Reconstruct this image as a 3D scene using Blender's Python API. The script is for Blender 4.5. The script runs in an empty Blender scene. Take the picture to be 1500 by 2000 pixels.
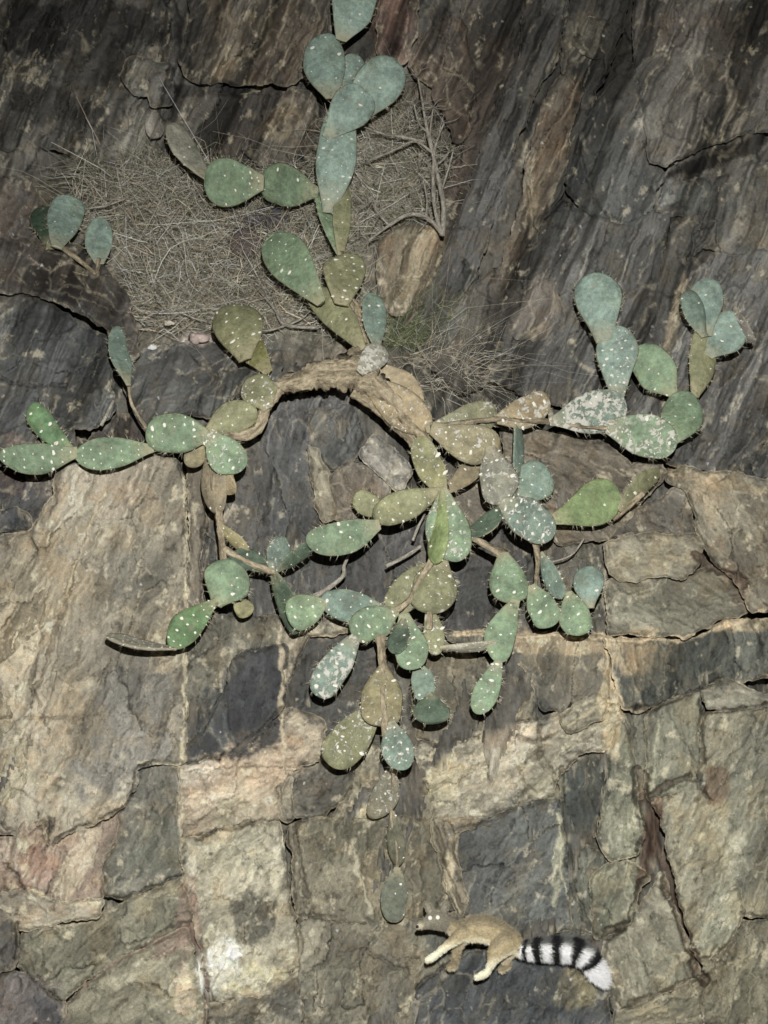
import bpy, bmesh, math, random
import numpy as np
from mathutils import Vector, Matrix
from mathutils.geometry import delaunay_2d_cdt

random.seed(7)
RNG = np.random.default_rng(7)
S = bpy.context.scene
COL = S.collection
R = math.radians

# ------------------------------------------------------------------ camera
T = 0.3346                                   # tan of half the vertical field of view
PITCH = R(12)
CAM = np.array((0.0, -6.0, 1.6))
cd = bpy.data.cameras.new('camera'); cam = bpy.data.objects.new('camera', cd); COL.objects.link(cam)
cam.location = CAM; cam.rotation_euler = (R(90) + PITCH, 0, 0)
cd.sensor_fit = 'VERTICAL'; cd.sensor_height = 24; cd.lens = 12 / T
cd.clip_start = 0.05; cd.clip_end = 1000
S.camera = cam
FWD = np.array((0, math.cos(PITCH), math.sin(PITCH)))
UP = np.array((0, -math.sin(PITCH), math.cos(PITCH)))
RIGHT = np.array((1.0, 0, 0))

# ------------------------------------------------------------------ night sky, moon, head torch
w = bpy.data.worlds.new('World'); S.world = w; w.use_nodes = True
nt = w.node_tree; bg = nt.nodes['Background']
sky = nt.nodes.new('ShaderNodeTexSky'); sky.sky_type = 'NISHITA'; sky.sun_disc = False
sky.sun_elevation = R(35); sky.sun_rotation = R(200)
nt.links.new(sky.outputs[0], bg.inputs[0]); bg.inputs[1].default_value = 0.0012
sl = bpy.data.lights.new('moon', 'SUN'); sl.energy = 0.012; sl.angle = R(0.5); sl.color = (1, .97, .92)
so = bpy.data.objects.new('moon', sl); COL.objects.link(so); so.rotation_euler = (R(55), 0, R(-20))
TORCH_W = 1740
tl = bpy.data.lights.new('head_torch', 'SPOT'); tl.energy = TORCH_W; tl.color = (1.0, .985, .955)
tl.spot_size = R(82); tl.spot_blend = 1.0; tl.shadow_soft_size = 0.008
to = bpy.data.objects.new('head_torch', tl); COL.objects.link(to)
tpos = CAM + RIGHT * 0.10 + UP * 0.54 - FWD * 0.05
to.location = tpos
vs = S.view_settings
vs.view_transform = 'Standard'; vs.look = 'None'; vs.gamma = 1; vs.exposure = 0; vs.use_curve_mapping = False
S.cycles.max_bounces = 5; S.cycles.diffuse_bounces = 3; S.cycles.transparent_max_bounces = 6

# ------------------------------------------------------------------ numeric helpers
def hsh(ix, iy, seed):
    ix = ix.astype(np.int64) & 0xffffffff; iy = iy.astype(np.int64) & 0xffffffff
    h = (ix * 374761393 + iy * 668265263 + seed * 2246822519) & 0xffffffff
    h = ((h ^ (h >> 13)) * 1274126177) & 0xffffffff
    h = ((h ^ (h >> 16)) * 2654435761) & 0xffffffff
    h = h ^ (h >> 15)
    return (h & 0xffffff) / float(0xffffff)

def vnoise(x, y, seed=0):
    xi = np.floor(x); yi = np.floor(y); fx = x - xi; fy = y - yi
    fx = fx * fx * fx * (fx * (fx * 6 - 15) + 10); fy = fy * fy * fy * (fy * (fy * 6 - 15) + 10)
    a = hsh(xi, yi, seed); b = hsh(xi + 1, yi, seed); c = hsh(xi, yi + 1, seed); d = hsh(xi + 1, yi + 1, seed)
    return (a + (b - a) * fx) * (1 - fy) + (c + (d - c) * fx) * fy

def fbm(x, y, seed=0, octv=4, gain=.5):
    s = 0; a = 1; n = 0
    for i in range(octv):
        s = s + a * (vnoise(x, y, seed + i * 17) - .5) * 2; n += a
        a *= gain; x = x * 2.03 + 5.1; y = y * 2.03 + 1.7
    return s / n

def facets(x, y, seed=0, tilt=.9):
    """broken-rock relief: every cell of a jittered mosaic is its own tilted plane"""
    xi = np.floor(x); yi = np.floor(y)
    best = np.full(x.shape, 9.0); val = np.zeros(x.shape)
    for dx in (-1, 0, 1):
        for dy in (-1, 0, 1):
            cx = xi + dx; cy = yi + dy
            px = cx + hsh(cx, cy, seed); py = cy + hsh(cx, cy, seed + 5)
            d = (x - px) ** 2 + (y - py) ** 2
            h = hsh(cx, cy, seed + 9) - .5 + tilt * ((hsh(cx, cy, seed + 11) - .5) * (x - px) + (hsh(cx, cy, seed + 13) - .5) * (y - py))
            m = d < best
            best = np.where(m, d, best); val = np.where(m, h, val)
    return val

def sstep(a, b, x):
    t = np.clip((x - a) / (b - a), 0, 1); return t * t * (3 - 2 * t)

def lin(c):
    c = np.array(c, float) / 255
    return np.where(c <= .04045, c / 12.92, ((c + .055) / 1.055) ** 2.4)

def PW(u, v, d):
    """photo pixel and distance along the view axis -> world point(s)"""
    u = np.asarray(u, float); v = np.asarray(v, float); d = np.asarray(d, float)
    x = (u - 750) / 1000 * T * d; y = (1000 - v) / 1000 * T * d
    return CAM + np.multiply.outer(x, RIGHT) + np.multiply.outer(y, UP) + np.multiply.outer(d, FWD)

# the big shape of the cliff: distance over the picture
DU = np.array([-900, 0, 375, 750, 1125, 1500, 2400], float)
DV = np.array([-900, 0, 300, 500, 640, 760, 1000, 1230, 1500, 2000, 2900], float)
DT = np.array([
 [7.7, 7.7, 7.7, 7.6, 7.5, 7.5, 7.6],
 [7.1, 7.1, 7.1, 6.9, 6.85, 6.8, 6.8],
 [6.9, 6.9, 6.95, 6.8, 6.7, 6.65, 6.6],
 [6.4, 6.45, 6.7, 6.6, 6.6, 6.55, 6.5],
 [6.1, 6.15, 6.35, 6.4, 6.5, 6.5, 6.4],
 [6.05, 6.1, 6.1, 6.2, 6.4, 6.45, 6.3],
 [5.95, 6.0, 6.1, 6.2, 6.2, 6.15, 6.1],
 [5.9, 5.95, 6.0, 6.05, 6.0, 6.0, 6.0],
 [5.8, 5.85, 5.85, 5.85, 5.85, 5.9, 5.9],
 [5.6, 5.65, 5.65, 5.65, 5.65, 5.7, 5.7],
 [4.9, 4.9, 4.9, 4.9, 4.9, 4.9, 4.9]])
def D(u, v):
    u = np.asarray(u, float); v = np.asarray(v, float)
    def idx(a, x):
        i = np.clip(np.searchsorted(a, x) - 1, 0, len(a) - 2); t = np.clip((x - a[i]) / (a[i + 1] - a[i]), 0, 1)
        return i, t * t * (3 - 2 * t) * .6 + t * .4
    i, tu = idx(DU, u); j, tv = idx(DV, v)
    return (DT[j, i] * (1 - tu) + DT[j, i + 1] * tu) * (1 - tv) + (DT[j + 1, i] * (1 - tu) + DT[j + 1, i + 1] * tu) * tv

aim = PW(760, 1330, 5.9)
to.rotation_euler = (Vector(aim) - Vector(tpos)).to_track_quat('-Z', 'Y').to_euler()

def mesh_obj(name, verts, faces, mat, parent=None, smooth=True, attrs=None):
    me = bpy.data.meshes.new(name)
    verts = np.asarray(verts, np.float32)
    if isinstance(faces, np.ndarray):
        k = faces.shape[1]; n = len(faces)
        me.vertices.add(len(verts)); me.vertices.foreach_set('co', verts.ravel())
        me.loops.add(n * k); me.loops.foreach_set('vertex_index', faces.astype(np.int32).ravel())
        me.polygons.add(n); me.polygons.foreach_set('loop_start', np.arange(0, n * k, k, dtype=np.int32))
        me.polygons.foreach_set('loop_total', np.full(n, k, np.int32))
        me.update(calc_edges=True)
    else:
        me.from_pydata([tuple(map(float, p)) for p in verts], [], faces); me.update()
    if smooth: me.polygons.foreach_set('use_smooth', np.ones(len(me.polygons), bool))
    for nm, (typ, data) in (attrs or {}).items():
        a = me.attributes.new(nm, typ, 'POINT')
        a.data.foreach_set({'FLOAT': 'value', 'FLOAT_VECTOR': 'vector', 'FLOAT_COLOR': 'color'}[typ], np.asarray(data, np.float32).ravel())
    if mat: me.materials.append(mat)
    o = bpy.data.objects.new(name, me); COL.objects.link(o)
    if parent: o.parent = parent
    return o

def tag(o, label=None, cat=None, group=None, kind=None):
    for k, x in (('label', label), ('category', cat), ('group', group), ('kind', kind)):
        if x: o[k] = x
    return o

def empty(name, loc):
    o = bpy.data.objects.new(name, None); COL.objects.link(o); o.location = loc; o.empty_display_size = .05
    return o

def adopt(child, parent):
    child.parent = parent; child.matrix_parent_inverse = Matrix.Translation(parent.location).inverted()

# ------------------------------------------------------------------ materials
def new_mat(name, rough=.85, spec=.25):
    m = bpy.data.materials.new(name); m.use_nodes = True
    b = m.node_tree.nodes['Principled BSDF']; b.inputs['Roughness'].default_value = rough
    b.inputs['Specular IOR Level'].default_value = spec
    return m, m.node_tree, b

class G:
    """tiny node-graph writer"""
    def __init__(s, nt): s.nt = nt
    def n(s, t, **k):
        x = s.nt.nodes.new(t)
        for a, b in k.items(): setattr(x, a, b)
        return x
    def l(s, a, b): s.nt.links.new(a, b)
    def noise(s, vec, scale, detail=6, rough=.6, dist=0):
        x = s.n('ShaderNodeTexNoise'); x.inputs['Scale'].default_value = scale; x.inputs['Detail'].default_value = detail
        x.inputs['Roughness'].default_value = rough; x.inputs['Distortion'].default_value = dist
        s.l(vec, x.inputs['Vector']); return x.outputs['Fac']
    def remap(s, v, a, b, c=0, d=1):
        x = s.n('ShaderNodeMapRange'); x.clamp = True
        for i, q in enumerate((a, b, c, d)): x.inputs[i + 1].default_value = q
        s.l(v, x.inputs[0]); return x.outputs[0]
    def math(s, op, a, b=None):
        x = s.n('ShaderNodeMath', operation=op)
        for i, q in enumerate((a, b)):
            if q is None: continue
            if isinstance(q, (int, float)): x.inputs[i].default_value = q
            else: s.l(q, x.inputs[i])
        return x.outputs[0]
    def mix(s, f, a, b, mode='MIX'):
        x = s.n('ShaderNodeMix', data_type='RGBA', blend_type=mode); x.clamp_factor = True
        if isinstance(f, (int, float)): x.inputs[0].default_value = f
        else: s.l(f, x.inputs[0])
        for i, q in ((6, a), (7, b)):
            if isinstance(q, tuple): x.inputs[i].default_value = (*q, 1)
            else: s.l(q, x.inputs[i])
        return x.outputs[2]
    def scale(s, col, v):
        x = s.n('ShaderNodeVectorMath', operation='SCALE'); s.l(col, x.inputs[0])
        if isinstance(v, (int, float)): x.inputs['Scale'].default_value = v
        else: s.l(v, x.inputs['Scale'])
        return x.outputs[0]
    def attr(s, name, out='Color'): return s.n('ShaderNodeAttribute', attribute_name=name).outputs[out]
    def bump(s, h, strength, dist, normal=None):
        x = s.n('ShaderNodeBump'); x.inputs['Strength'].default_value = strength; x.inputs['Distance'].default_value = dist
        s.l(h, x.inputs['Height'])
        if normal is not None: s.l(normal, x.inputs['Normal'])
        return x.outputs[0]

def rock_material():
    m, nt, b = new_mat('weathered_rock', .8, .3); g = G(nt)
    pos = g.n('ShaderNodeNewGeometry').outputs['Position']
    fine = g.noise(pos, 75, 4, .75); vfine = g.noise(pos, 260, 2, .7)
    f = g.math('MULTIPLY', g.remap(fine, .33, .67, .80, 1.22), g.remap(vfine, .3, .7, .84, 1.17))
    g.l(g.scale(g.attr('col'), f), b.inputs['Base Color'])
    g.l(g.bump(fine, .55, .012), b.inputs['Normal'])
    return m
ROCK = rock_material()

def pad_material():
    m, nt, b = new_mat('cactus_pad_skin', .5, .35); g = G(nt)
    oi = g.n('ShaderNodeObjectInfo'); tc = g.n('ShaderNodeTexCoord').outputs['Object']
    pos = g.n('ShaderNodeNewGeometry').outputs['Position']
    along = g.attr('along', 'Fac'); rim = g.attr('rim', 'Fac')
    n1 = g.noise(pos, 14, 6, .6, .5); n2 = g.noise(pos, 60, 6, .7); n3 = g.noise(pos, 210, 3, .6)
    f = g.math('MULTIPLY', g.remap(n1, .34, .66, .68, 1.25), g.remap(n2, .33, .67, .72, 1.25))
    f = g.math('MULTIPLY', f, g.remap(n3, .3, .7, .9, 1.1))
    c = g.scale(oi.outputs['Color'], f)
    yel = g.remap(g.noise(pos, 9, 4, .55, .8), .5, .72)
    c = g.mix(g.math('MULTIPLY', yel, .22), c, g.mix(1.0, c, (1.25, 1.05, .7), 'MULTIPLY'))
    # corky scars near the joint and along the rim
    cork = g.math('MULTIPLY', g.remap(along, .02, .3, 1, 0), g.remap(n2, .36, .52))
    cork2 = g.math('MULTIPLY', g.remap(rim, .88, .99), g.remap(n2, .45, .56))
    c = g.mix(g.math('MULTIPLY', g.math('MAXIMUM', cork, cork2), .75), c, (.44, .385, .25))
    sc_ = g.math('MULTIPLY', g.remap(g.noise(pos, 26, 6, .7, .8), .57, .62), g.remap(n2, .35, .55))
    c = g.mix(g.math('MULTIPLY', sc_, .5), c, (.26, .225, .155))
    mo = oi.outputs['Alpha']
    wn = g.noise(pos, 48, 6, .66, .5)
    mk = g.remap(g.math('ADD', wn, g.math('MULTIPLY', mo, .15)), .61, .66)
    mk = g.math('MULTIPLY', mk, g.remap(g.noise(pos, 12, 2, .5), .34, .5))
    mk = g.math('MULTIPLY', mk, g.remap(mo, .02, .15))
    c = g.mix(g.math('MULTIPLY', mk, .85), c, (.66, .64, .56))
    g.l(c, b.inputs['Base Color'])
    g.l(g.bump(g.math('ADD', n2, g.math('ADD', g.math('MULTIPLY', mk, .4), n1)), .6, .012), b.inputs['Normal'])
    g.l(g.remap(n2, .3, .7, .42, .68), b.inputs['Roughness'])
    return m
PAD = pad_material()

def wood_material(name, c1, c2, sc=1.0):
    m, nt, b = new_mat(name, .88, .2); g = G(nt)
    rc = g.attr('rc', 'Vector'); pos = g.n('ShaderNodeNewGeometry').outputs['Position']
    a = g.noise(rc, 12 * sc, 8, .7, .5); p = g.noise(pos, 70 * sc, 5, .7)
    c = g.mix(g.remap(a, .40, .60), c1, c2)
    c = g.scale(c, g.remap(p, .3, .7, .62, 1.35))
    lf = g.remap(g.noise(pos, 40, 6, .7, 1), .6, .66)
    c = g.mix(g.math('MULTIPLY', lf, .45), c, (.55, .52, .42))
    g.l(c, b.inputs['Base Color'])
    g.l(g.bump(g.math('ADD', a, g.math('MULTIPLY', p, .5)), .9, .022), b.inputs['Normal'])
    return m
WOOD = wood_material('corky_cactus_stem', (.23, .19, .125), (.60, .51, .355))
TWIG = wood_material('dry_twig_bark', (.42, .38, .31), (.78, .73, .62), 3)

def plain(name, col, rough=.7, var=.25, scale=60, spec=.3):
    m, nt, b = new_mat(name, rough, spec); g = G(nt)
    pos = g.n('ShaderNodeNewGeometry').outputs['Position']
    rgb = g.n('ShaderNodeRGB'); rgb.outputs[0].default_value = (*col, 1)
    g.l(g.scale(rgb.outputs[0], g.remap(g.noise(pos, scale, 5, .65), .3, .7, 1 - var, 1 + var)), b.inputs['Base Color'])
    return m
AREOLE = plain('pale_areole_wool', (.80, .78, .68), .8, .15, 200)
SPINE = plain('pale_spine', (.52, .48, .36), .5, .2, 200)
def col_mat(name, rough=.9, spec=.1, noise=.3, scale=90):
    m, nt, b = new_mat(name, rough, spec); g = G(nt)
    pos = g.n('ShaderNodeNewGeometry').outputs['Position']
    g.l(g.scale(g.attr('col'), g.remap(g.noise(pos, scale, 5, .7), .3, .7, 1 - noise, 1 + noise)), b.inputs['Base Color'])
    return m
STRAW = col_mat('dry_straw')
FUR = col_mat('ringtail_fur', .8, .15, .12, 140)

# ------------------------------------------------------------------ ground below the frame
gm, gnt, gb = new_mat('dirt', .95, .1); gg = G(gnt)
gp = gg.n('ShaderNodeNewGeometry').outputs['Position']
gg.l(gg.mix(gg.remap(gg.noise(gp, 3, 8, .7), .35, .65), (.10, .08, .055), (.2, .165, .12)), gb.inputs['Base Color'])
gx = np.concatenate([np.linspace(-150, -10, 8), np.linspace(-9, 9, 37), np.linspace(10, 150, 8)])
XX, YY = np.meshgrid(gx, gx)
ZZ = .05 * fbm(XX * .8, YY * .8, 3, 4) * np.exp(-(XX ** 2 + YY ** 2) / 900)
nn = len(gx); ii = (np.arange(nn - 1)[:, None] * nn + np.arange(nn - 1)[None]).ravel()
tag(mesh_obj('ground', np.stack([XX.ravel(), YY.ravel(), ZZ.ravel()], 1), np.stack([ii, ii + 1, ii + nn + 1, ii + nn], 1), gm), kind='structure')

# ------------------------------------------------------------------ the cliff
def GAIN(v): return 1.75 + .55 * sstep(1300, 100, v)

# stains, mineral patches, dark tones, and shade painted in under overhangs: u, v, ru, rv, angle, colour, strength, pale
STAINS_AND_SHADE = [
 (480,1500,110,60,-15,(164,138,112),.75,.15), (470,1400,85,75,-25,(56,56,58),.9,0), (640,1330,70,80,-30,(62,60,58),.7,.05), (540,1130,120,80,0,(64,62,62),.6,.05), (930,1130,60,80,0,(60,58,58),.6,.05), (550,940,50,90,0,(60,59,60),.6,.05), (390,1510,50,40,0,(150,138,126),.5,.4), (470,1560,90,30,-5,(168,148,122),.6,.4),
 (240,1420,110,130,10,(96,92,88),.75,0), (200,1280,90,60,-20,(106,98,88),.5,0), (255,1120,60,75,60,(92,88,80),.5,.1),
 (120,1400,80,110,20,(122,108,88),.4,.1), (230,950,60,60,0,(134,118,102),.4,.1), (60,1170,70,120,20,(140,124,98),.5,.3),
 (430,1890,45,55,10,(178,178,170),.8,1), (490,1800,40,60,30,(62,60,54),.8,.2), (500,1910,60,25,-15,(170,160,120),.5,.9),
 (540,1700,14,60,10,(168,156,130),.6,.7), (460,1640,70,70,0,(136,128,106),.4,.2), (300,1660,60,55,0,(92,92,80),.6,0),
 (80,1690,40,60,20,(150,112,96),.5,.4), (150,1690,22,70,25,(168,152,124),.5,.6), (330,1850,55,14,-30,(112,90,78),.7,0),
 (365,1800,20,90,5,(118,92,80),.6,0), (360,1930,22,50,0,(182,160,132),.6,.6), (250,1930,100,60,-10,(128,120,98),.4,.1),
 (60,1960,70,50,20,(92,80,80),.5,0), (90,1965,40,22,40,(60,60,64),.7,0),
 (960,1680,60,90,20,(74,74,74),.7,0), (1050,1640,60,90,-30,(84,84,82),.5,.25), (1000,1740,60,40,-40,(104,102,96),.4,.5),
 (1090,1690,10,90,5,(140,134,110),.6,.7), (880,1690,10,70,8,(182,160,122),.8,.5), (1240,1600,22,90,5,(134,130,104),.5,.5),
 (1130,1560,40,90,0,(54,56,54),.7,0), (1400,1530,30,40,0,(86,62,44),.7,0), (1440,1620,120,60,-60,(124,116,92),.4,.2),
 (1270,1640,16,90,12,(80,56,42),.8,0), (1400,1780,40,50,30,(126,122,102),.5,.5), (1470,1560,40,200,5,(84,84,76),.5,0),
 (1450,1930,60,60,0,(92,86,66),.5,0), (1280,1880,50,50,0,(118,114,96),.4,.1), (1120,1930,50,35,-20,(116,106,70),.6,.3),
 (1000,1950,130,60,0,(54,56,60),.6,0), (1060,1530,40,30,0,(148,140,112),.4,.4), (960,1500,110,45,-15,(160,144,122),.6,.6),
 (870,1520,40,40,0,(172,156,120),.6,.4), (1000,1440,60,22,-10,(150,130,108),.5,.5), (690,1640,80,60,0,(86,80,64),.5,.1),
 (720,1590,24,26,0,(172,158,124),.5,.5), (640,1560,50,30,-40,(66,62,56),.7,.2), (700,1900,100,70,0,(98,90,76),.4,.1),
 (640,1930,70,60,20,(96,92,78),.4,.2), (560,1960,40,40,0,(66,64,62),.6,0), (870,1830,40,40,0,(66,70,70),.6,.1),
 (900,1660,30,60,0,(54,54,54),.6,0), (1270,1290,60,60,0,(128,112,84),.5,.3), (1230,1270,60,35,-30,(146,122,90),.5,.3),
 (1350,1290,80,40,-20,(62,64,60),.6,0), (1280,1340,60,30,0,(60,62,58),.6,0), (1440,1220,60,20,-8,(140,118,84),.5,.4),
 (1080,1260,110,18,0,(156,132,98),.6,.5), (1190,1380,18,90,-4,(168,148,112),.7,.5), (1075,1330,40,60,0,(96,88,76),.4,.1),
 (1060,1390,16,36,10,(58,58,56),.7,0), (1270,1090,70,35,0,(122,112,92),.5,.1), (1430,1010,70,60,10,(118,108,90),.4,.3),
 (1240,1180,60,35,0,(110,106,88),.4,.4), (1440,1150,22,60,-20,(92,68,52),.5,0), (1400,940,110,16,12,(128,108,78),.6,.2),
 (440,700,110,25,-12,(84,80,78),.5,.2), (180,760,60,100,10,(72,72,72),.5,0), (120,640,80,60,0,(70,70,72),.5,0),
 (30,900,30,60,0,(92,70,66),.4,0), (85,950,40,30,20,(104,92,82),.5,.5), (700,700,250,14,0,(108,92,76),.3,.2),
 (470,560,160,60,0,(104,94,80),.4,.2), (310,610,60,30,10,(124,104,98),.5,.3), (380,660,40,14,0,(166,146,140),.7,.6),
 (760,400,90,60,0,(104,98,80),.5,.3), (650,470,70,80,10,(92,86,68),.5,.1),
 (270,290,45,110,22,(108,102,94),.55,.6), (190,180,30,30,20,(124,118,108),.5,.5), (250,100,60,70,0,(96,90,84),.5,.5),
 (130,290,60,90,22,(86,82,76),.4,.3), (40,130,60,90,10,(84,80,76),.5,.5), (130,50,190,60,0,(38,36,36),.85,0), (190,130,70,60,0,(46,44,42),.7,0), (90,190,70,40,0,(42,40,38),.75,0), (300,330,90,30,0,(48,45,42),.6,.1), (840,60,60,60,0,(52,48,46),.7,0), (1010,40,90,60,20,(50,48,47),.6,0), (1180,120,60,80,20,(54,52,50),.5,0), (1450,60,90,60,0,(52,48,45),.6,0),
 (440,120,50,30,-30,(112,98,80),.5,.4), (550,60,60,50,20,(104,90,76),.5,.4), (420,175,90,14,0,(38,36,36),.8,0), (370,60,20,90,8,(44,42,42),.7,0),  # the flat dark entry paints the shadow cast below the overhanging slab
 (540,240,50,40,-40,(120,104,82),.5,.6), (540,130,40,70,25,(92,76,64),.4,.3), (460,230,90,60,10,(62,56,52),.5,0),
 (760,60,40,90,12,(94,70,62),.6,.2), (330,170,16,50,16,(98,92,88),.5,.2), (300,248,16,22,0,(124,112,104),.6,.1),
 (1075,300,22,150,20,(120,98,76),.7,.25), (1060,390,30,30,0,(124,104,78),.5,.3), (1135,60,40,40,0,(92,84,72),.5,.4),
 (1320,60,80,60,0,(92,82,76),.5,.1), (1420,200,50,120,8,(86,78,70),.4,.2), (1270,260,60,70,0,(92,86,80),.5,0), (1330,380,50,35,0,(98,96,92),.5,0),
 (1420,300,110,16,-22,(30,28,26),.9,0), (1320,335,40,9,-30,(30,28,26),.9,0), (1470,450,40,40,0,(104,92,74),.4,.3),  # darkest entries paint the shade in the crevice under the upper-right overhang
 (1170,380,120,60,0,(70,70,70),.5,0), (1040,600,40,60,20,(112,100,92),.6,0), (1000,680,60,40,20,(90,84,78),.4,.2),
 (1320,620,10,80,14,(118,104,84),.8,.3), (1020,490,14,90,22,(58,48,40),.7,0), (920,250,26,200,22,(72,58,50),.6,0), (950,420,22,180,24,(84,80,80),.5,0),
 (840,200,30,90,-15,(96,80,68),.5,.2), (820,520,30,90,20,(122,104,78),.5,.2), (1450,700,60,200,0,(66,62,60),.4,0),
]
# pale veins and cracks: path, half-width px, depth m (+ = groove), colour or None, pale
LINES = [
 ([(362,930),(366,1100),(362,1300),(358,1482)],4,-.006,(176,160,128),.8), ([(270,1492),(345,1493)],3,-.004,(178,164,134),.7),
 ([(352,1500),(352,1640),(356,1720)],3,-.004,(168,152,126),.6), ([(545,1540),(560,1640),(572,1760),(588,1860)],4,.02,(104,96,80),.3),
 ([(555,1500),(550,1390),(548,1220)],4,-.005,(170,150,122),.5), ([(385,1640),(440,1620),(520,1603)],4,.03,(70,62,50),0),
 ([(1215,1400),(1195,1320),(1180,1245)],5,-.01,(176,152,116),.5), ([(890,1236),(1000,1242),(1100,1240),(1180,1243),(1330,1250),(1400,1225),(1490,1192)],6,-.015,(178,152,116),.5),
 ([(0,1570),(40,1530),(50,1500)],4,.02,None,.4), ([(100,1600),(95,1650)],4,.03,(70,64,56),0), ([(150,1100),(120,1200),(90,1290),(60,1380)],4,.02,(96,82,64),.2),
 ([(205,960),(170,1040),(140,1130),(110,1200)],4,.012,(150,134,108),.5), ([(285,910),(262,960),(240,1010)],4,-.008,(168,150,130),.6), ([(270,915),(245,970)],3,-.006,(160,142,122),.5),
 ([(215,1290),(165,1405),(155,1460)],3,.012,(96,86,70),.1), ([(50,1405),(110,1400),(170,1402)],3,.012,(92,80,64),.1),
 ([(120,1760),(60,1735),(0,1752)],3,.012,None,.4), ([(50,1813),(140,1808),(190,1792)],3,-.006,(170,154,126),.6), ([(60,1740),(110,1762),(190,1762)],3,-.006,(182,166,132),.7),
 ([(1340,530),(1310,620),(1300,690)],5,-.012,(132,116,92),.4), ([(1330,400),(1270,410)],4,.02,(52,50,48),0), ([(1370,410),(1350,490),(1340,540)],4,.02,(52,50,48),0),
 ([(1130,300),(1150,360),(1170,410),(1210,430)],4,.02,(50,48,46),0), ([(1300,340),(1270,410)],5,-.01,(104,98,90),.4), ([(1420,120),(1430,200),(1410,260)],6,-.01,(120,108,92),.5), 
 ([(1090,1590),(1095,1680),(1112,1760)],4,-.008,(150,144,118),.6), ([(690,1640),(700,1700),(715,1750),(720,1780)],4,-.008,(150,140,116),.5), ([(585,1790),(660,1788)],3,.015,(70,64,54),0), ([(575,1610),(590,1700),(610,1785)],4,.02,(80,72,60),.1),
 ([(1180,1830),(1230,1798),(1245,1740),(1270,1712)],7,.05,(62,54,44),0), ([(1250,1500),(1266,1600),(1298,1690),(1322,1780),(1345,1850),(1375,1920)],9,.06,(76,56,42),0), ([(1345,1880),(1400,1870),(1440,1830)],4,.03,(80,70,56),0),
 ([(1270,1555),(1310,1530),(1345,1520)],6,.04,(70,58,44),0), ([(1230,1960),(1290,1940),(1370,1905)],5,.03,(84,74,58),0), ([(1372,1360),(1370,1440),(1372,1490)],4,.03,(66,62,52),0),
 ([(1290,1400),(1285,1450),(1270,1540)],3,-.006,(146,140,114),.5), ([(1230,1400),(1245,1480)],3,.02,(70,66,56),0),
 ([(1360,1085),(1400,1110),(1450,1140)],8,.04,(84,66,54),0), ([(1185,1060),(1180,1110),(1186,1230)],4,-.006,(140,128,108),.5), ([(1100,1395),(1160,1362)],4,.02,None,.2), ([(1110,1420),(1180,1370)],4,-.01,(150,134,106),.4),
 ([(1010,1440),(1050,1450),(1090,1430)],4,.02,(84,74,60),0), ([(1050,1420),(1056,1480),(1085,1530)],4,.02,(84,74,60),.2), ([(0,740),(60,755),(130,752)],3,.03,(50,48,48),0), ([(190,700),(185,740),(195,790)],3,.02,(56,56,56),0),
 ([(335,0),(345,80),(332,150),(325,230)],9,.08,(48,46,46),0), ([(100,140),(85,170),(60,200)],4,.04,None,.3), ([(400,880),(408,960),(398,1050)],5,.03,(66,60,52),0),
]
LINES += [
 ([(300,1490),(268,1500),(262,1545),(236,1580),(190,1604),(130,1628),(98,1650),(92,1602)],3,.03,(52,46,40),0), ([(0,1612),(40,1632),(92,1610)],3,.02,(58,52,46),0),
 ([(365,1488),(430,1478),(500,1434),(548,1386)],3,.02,(44,40,38),0), ([(818,1446),(862,1458),(950,1430),(1046,1404)],3,.02,(60,52,42),0), ([(1220,1388),(1292,1378),(1360,1348),(1402,1328)],4,.03,(44,40,34),0),
 ([(1376,1388),(1440,1384),(1500,1372)],4,.03,(54,48,40),0), ([(204,1752),(250,1754),(354,1708)],3,.02,(70,64,54),0), ([(36,1880),(52,1902),(122,1960)],3,.02,(66,60,52),0), ([(32,1800),(34,1850),(20,1892)],4,.03,(46,42,38),0),
 ([(846,1602),(870,1690),(900,1772)],4,.02,(78,68,54),0), ([(890,1624),(950,1604),(1010,1578),(1086,1560)],3,.015,(66,62,54),.2), ([(1096,1500),(1100,1600),(1112,1664),(1120,1740),(1165,1832)],4,.025,(58,56,48),.2), ([(1236,1500),(1250,1620),(1246,1664)],3,.02,(62,58,48),.1),
 ([(595,1900),(700,1850),(800,1900)],3,.015,(76,70,58),.1), ([(640,2000),(680,1900),(740,1810)],3,.012,(80,72,60),.2), ([(814,1932),(850,1902),(900,1870)],4,.03,(54,50,46),0), ([(560,1604),(640,1598),(690,1540)],3,.02,(62,56,48),.1),
 ([(130,1958),(196,1902),(264,1860),(362,1810)],4,.01,(120,96,82),.2), ([(384,1800),(402,1900),(404,2000)],4,.01,(124,100,86),.2), ([(1450,1784),(1500,1798)],3,.02,(66,60,48),0), ([(1040,1560),(1010,1500),(1060,1470)],3,.015,(90,80,66),.2), ([(100,1440),(60,1330),(85,1240)],3,.02,(84,74,60),.1)]
LIN = [(np.array(p, float), hw, dep, c, pl) for p, hw, dep, c, pl in LINES]

def seg_dist(u, v, pts, closed=False):
    best = np.full(u.shape, 1e9); n = len(pts)
    for i in range(n if closed else n - 1):
        a = pts[i]; b = pts[(i + 1) % n]; e = b - a; L = max(e @ e, 1e-9)
        t = np.clip(((u - a[0]) * e[0] + (v - a[1]) * e[1]) / L, 0, 1)
        best = np.minimum(best, (u - a[0] - t * e[0]) ** 2 + (v - a[1] - t * e[1]) ** 2)
    return np.sqrt(best)

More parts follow.
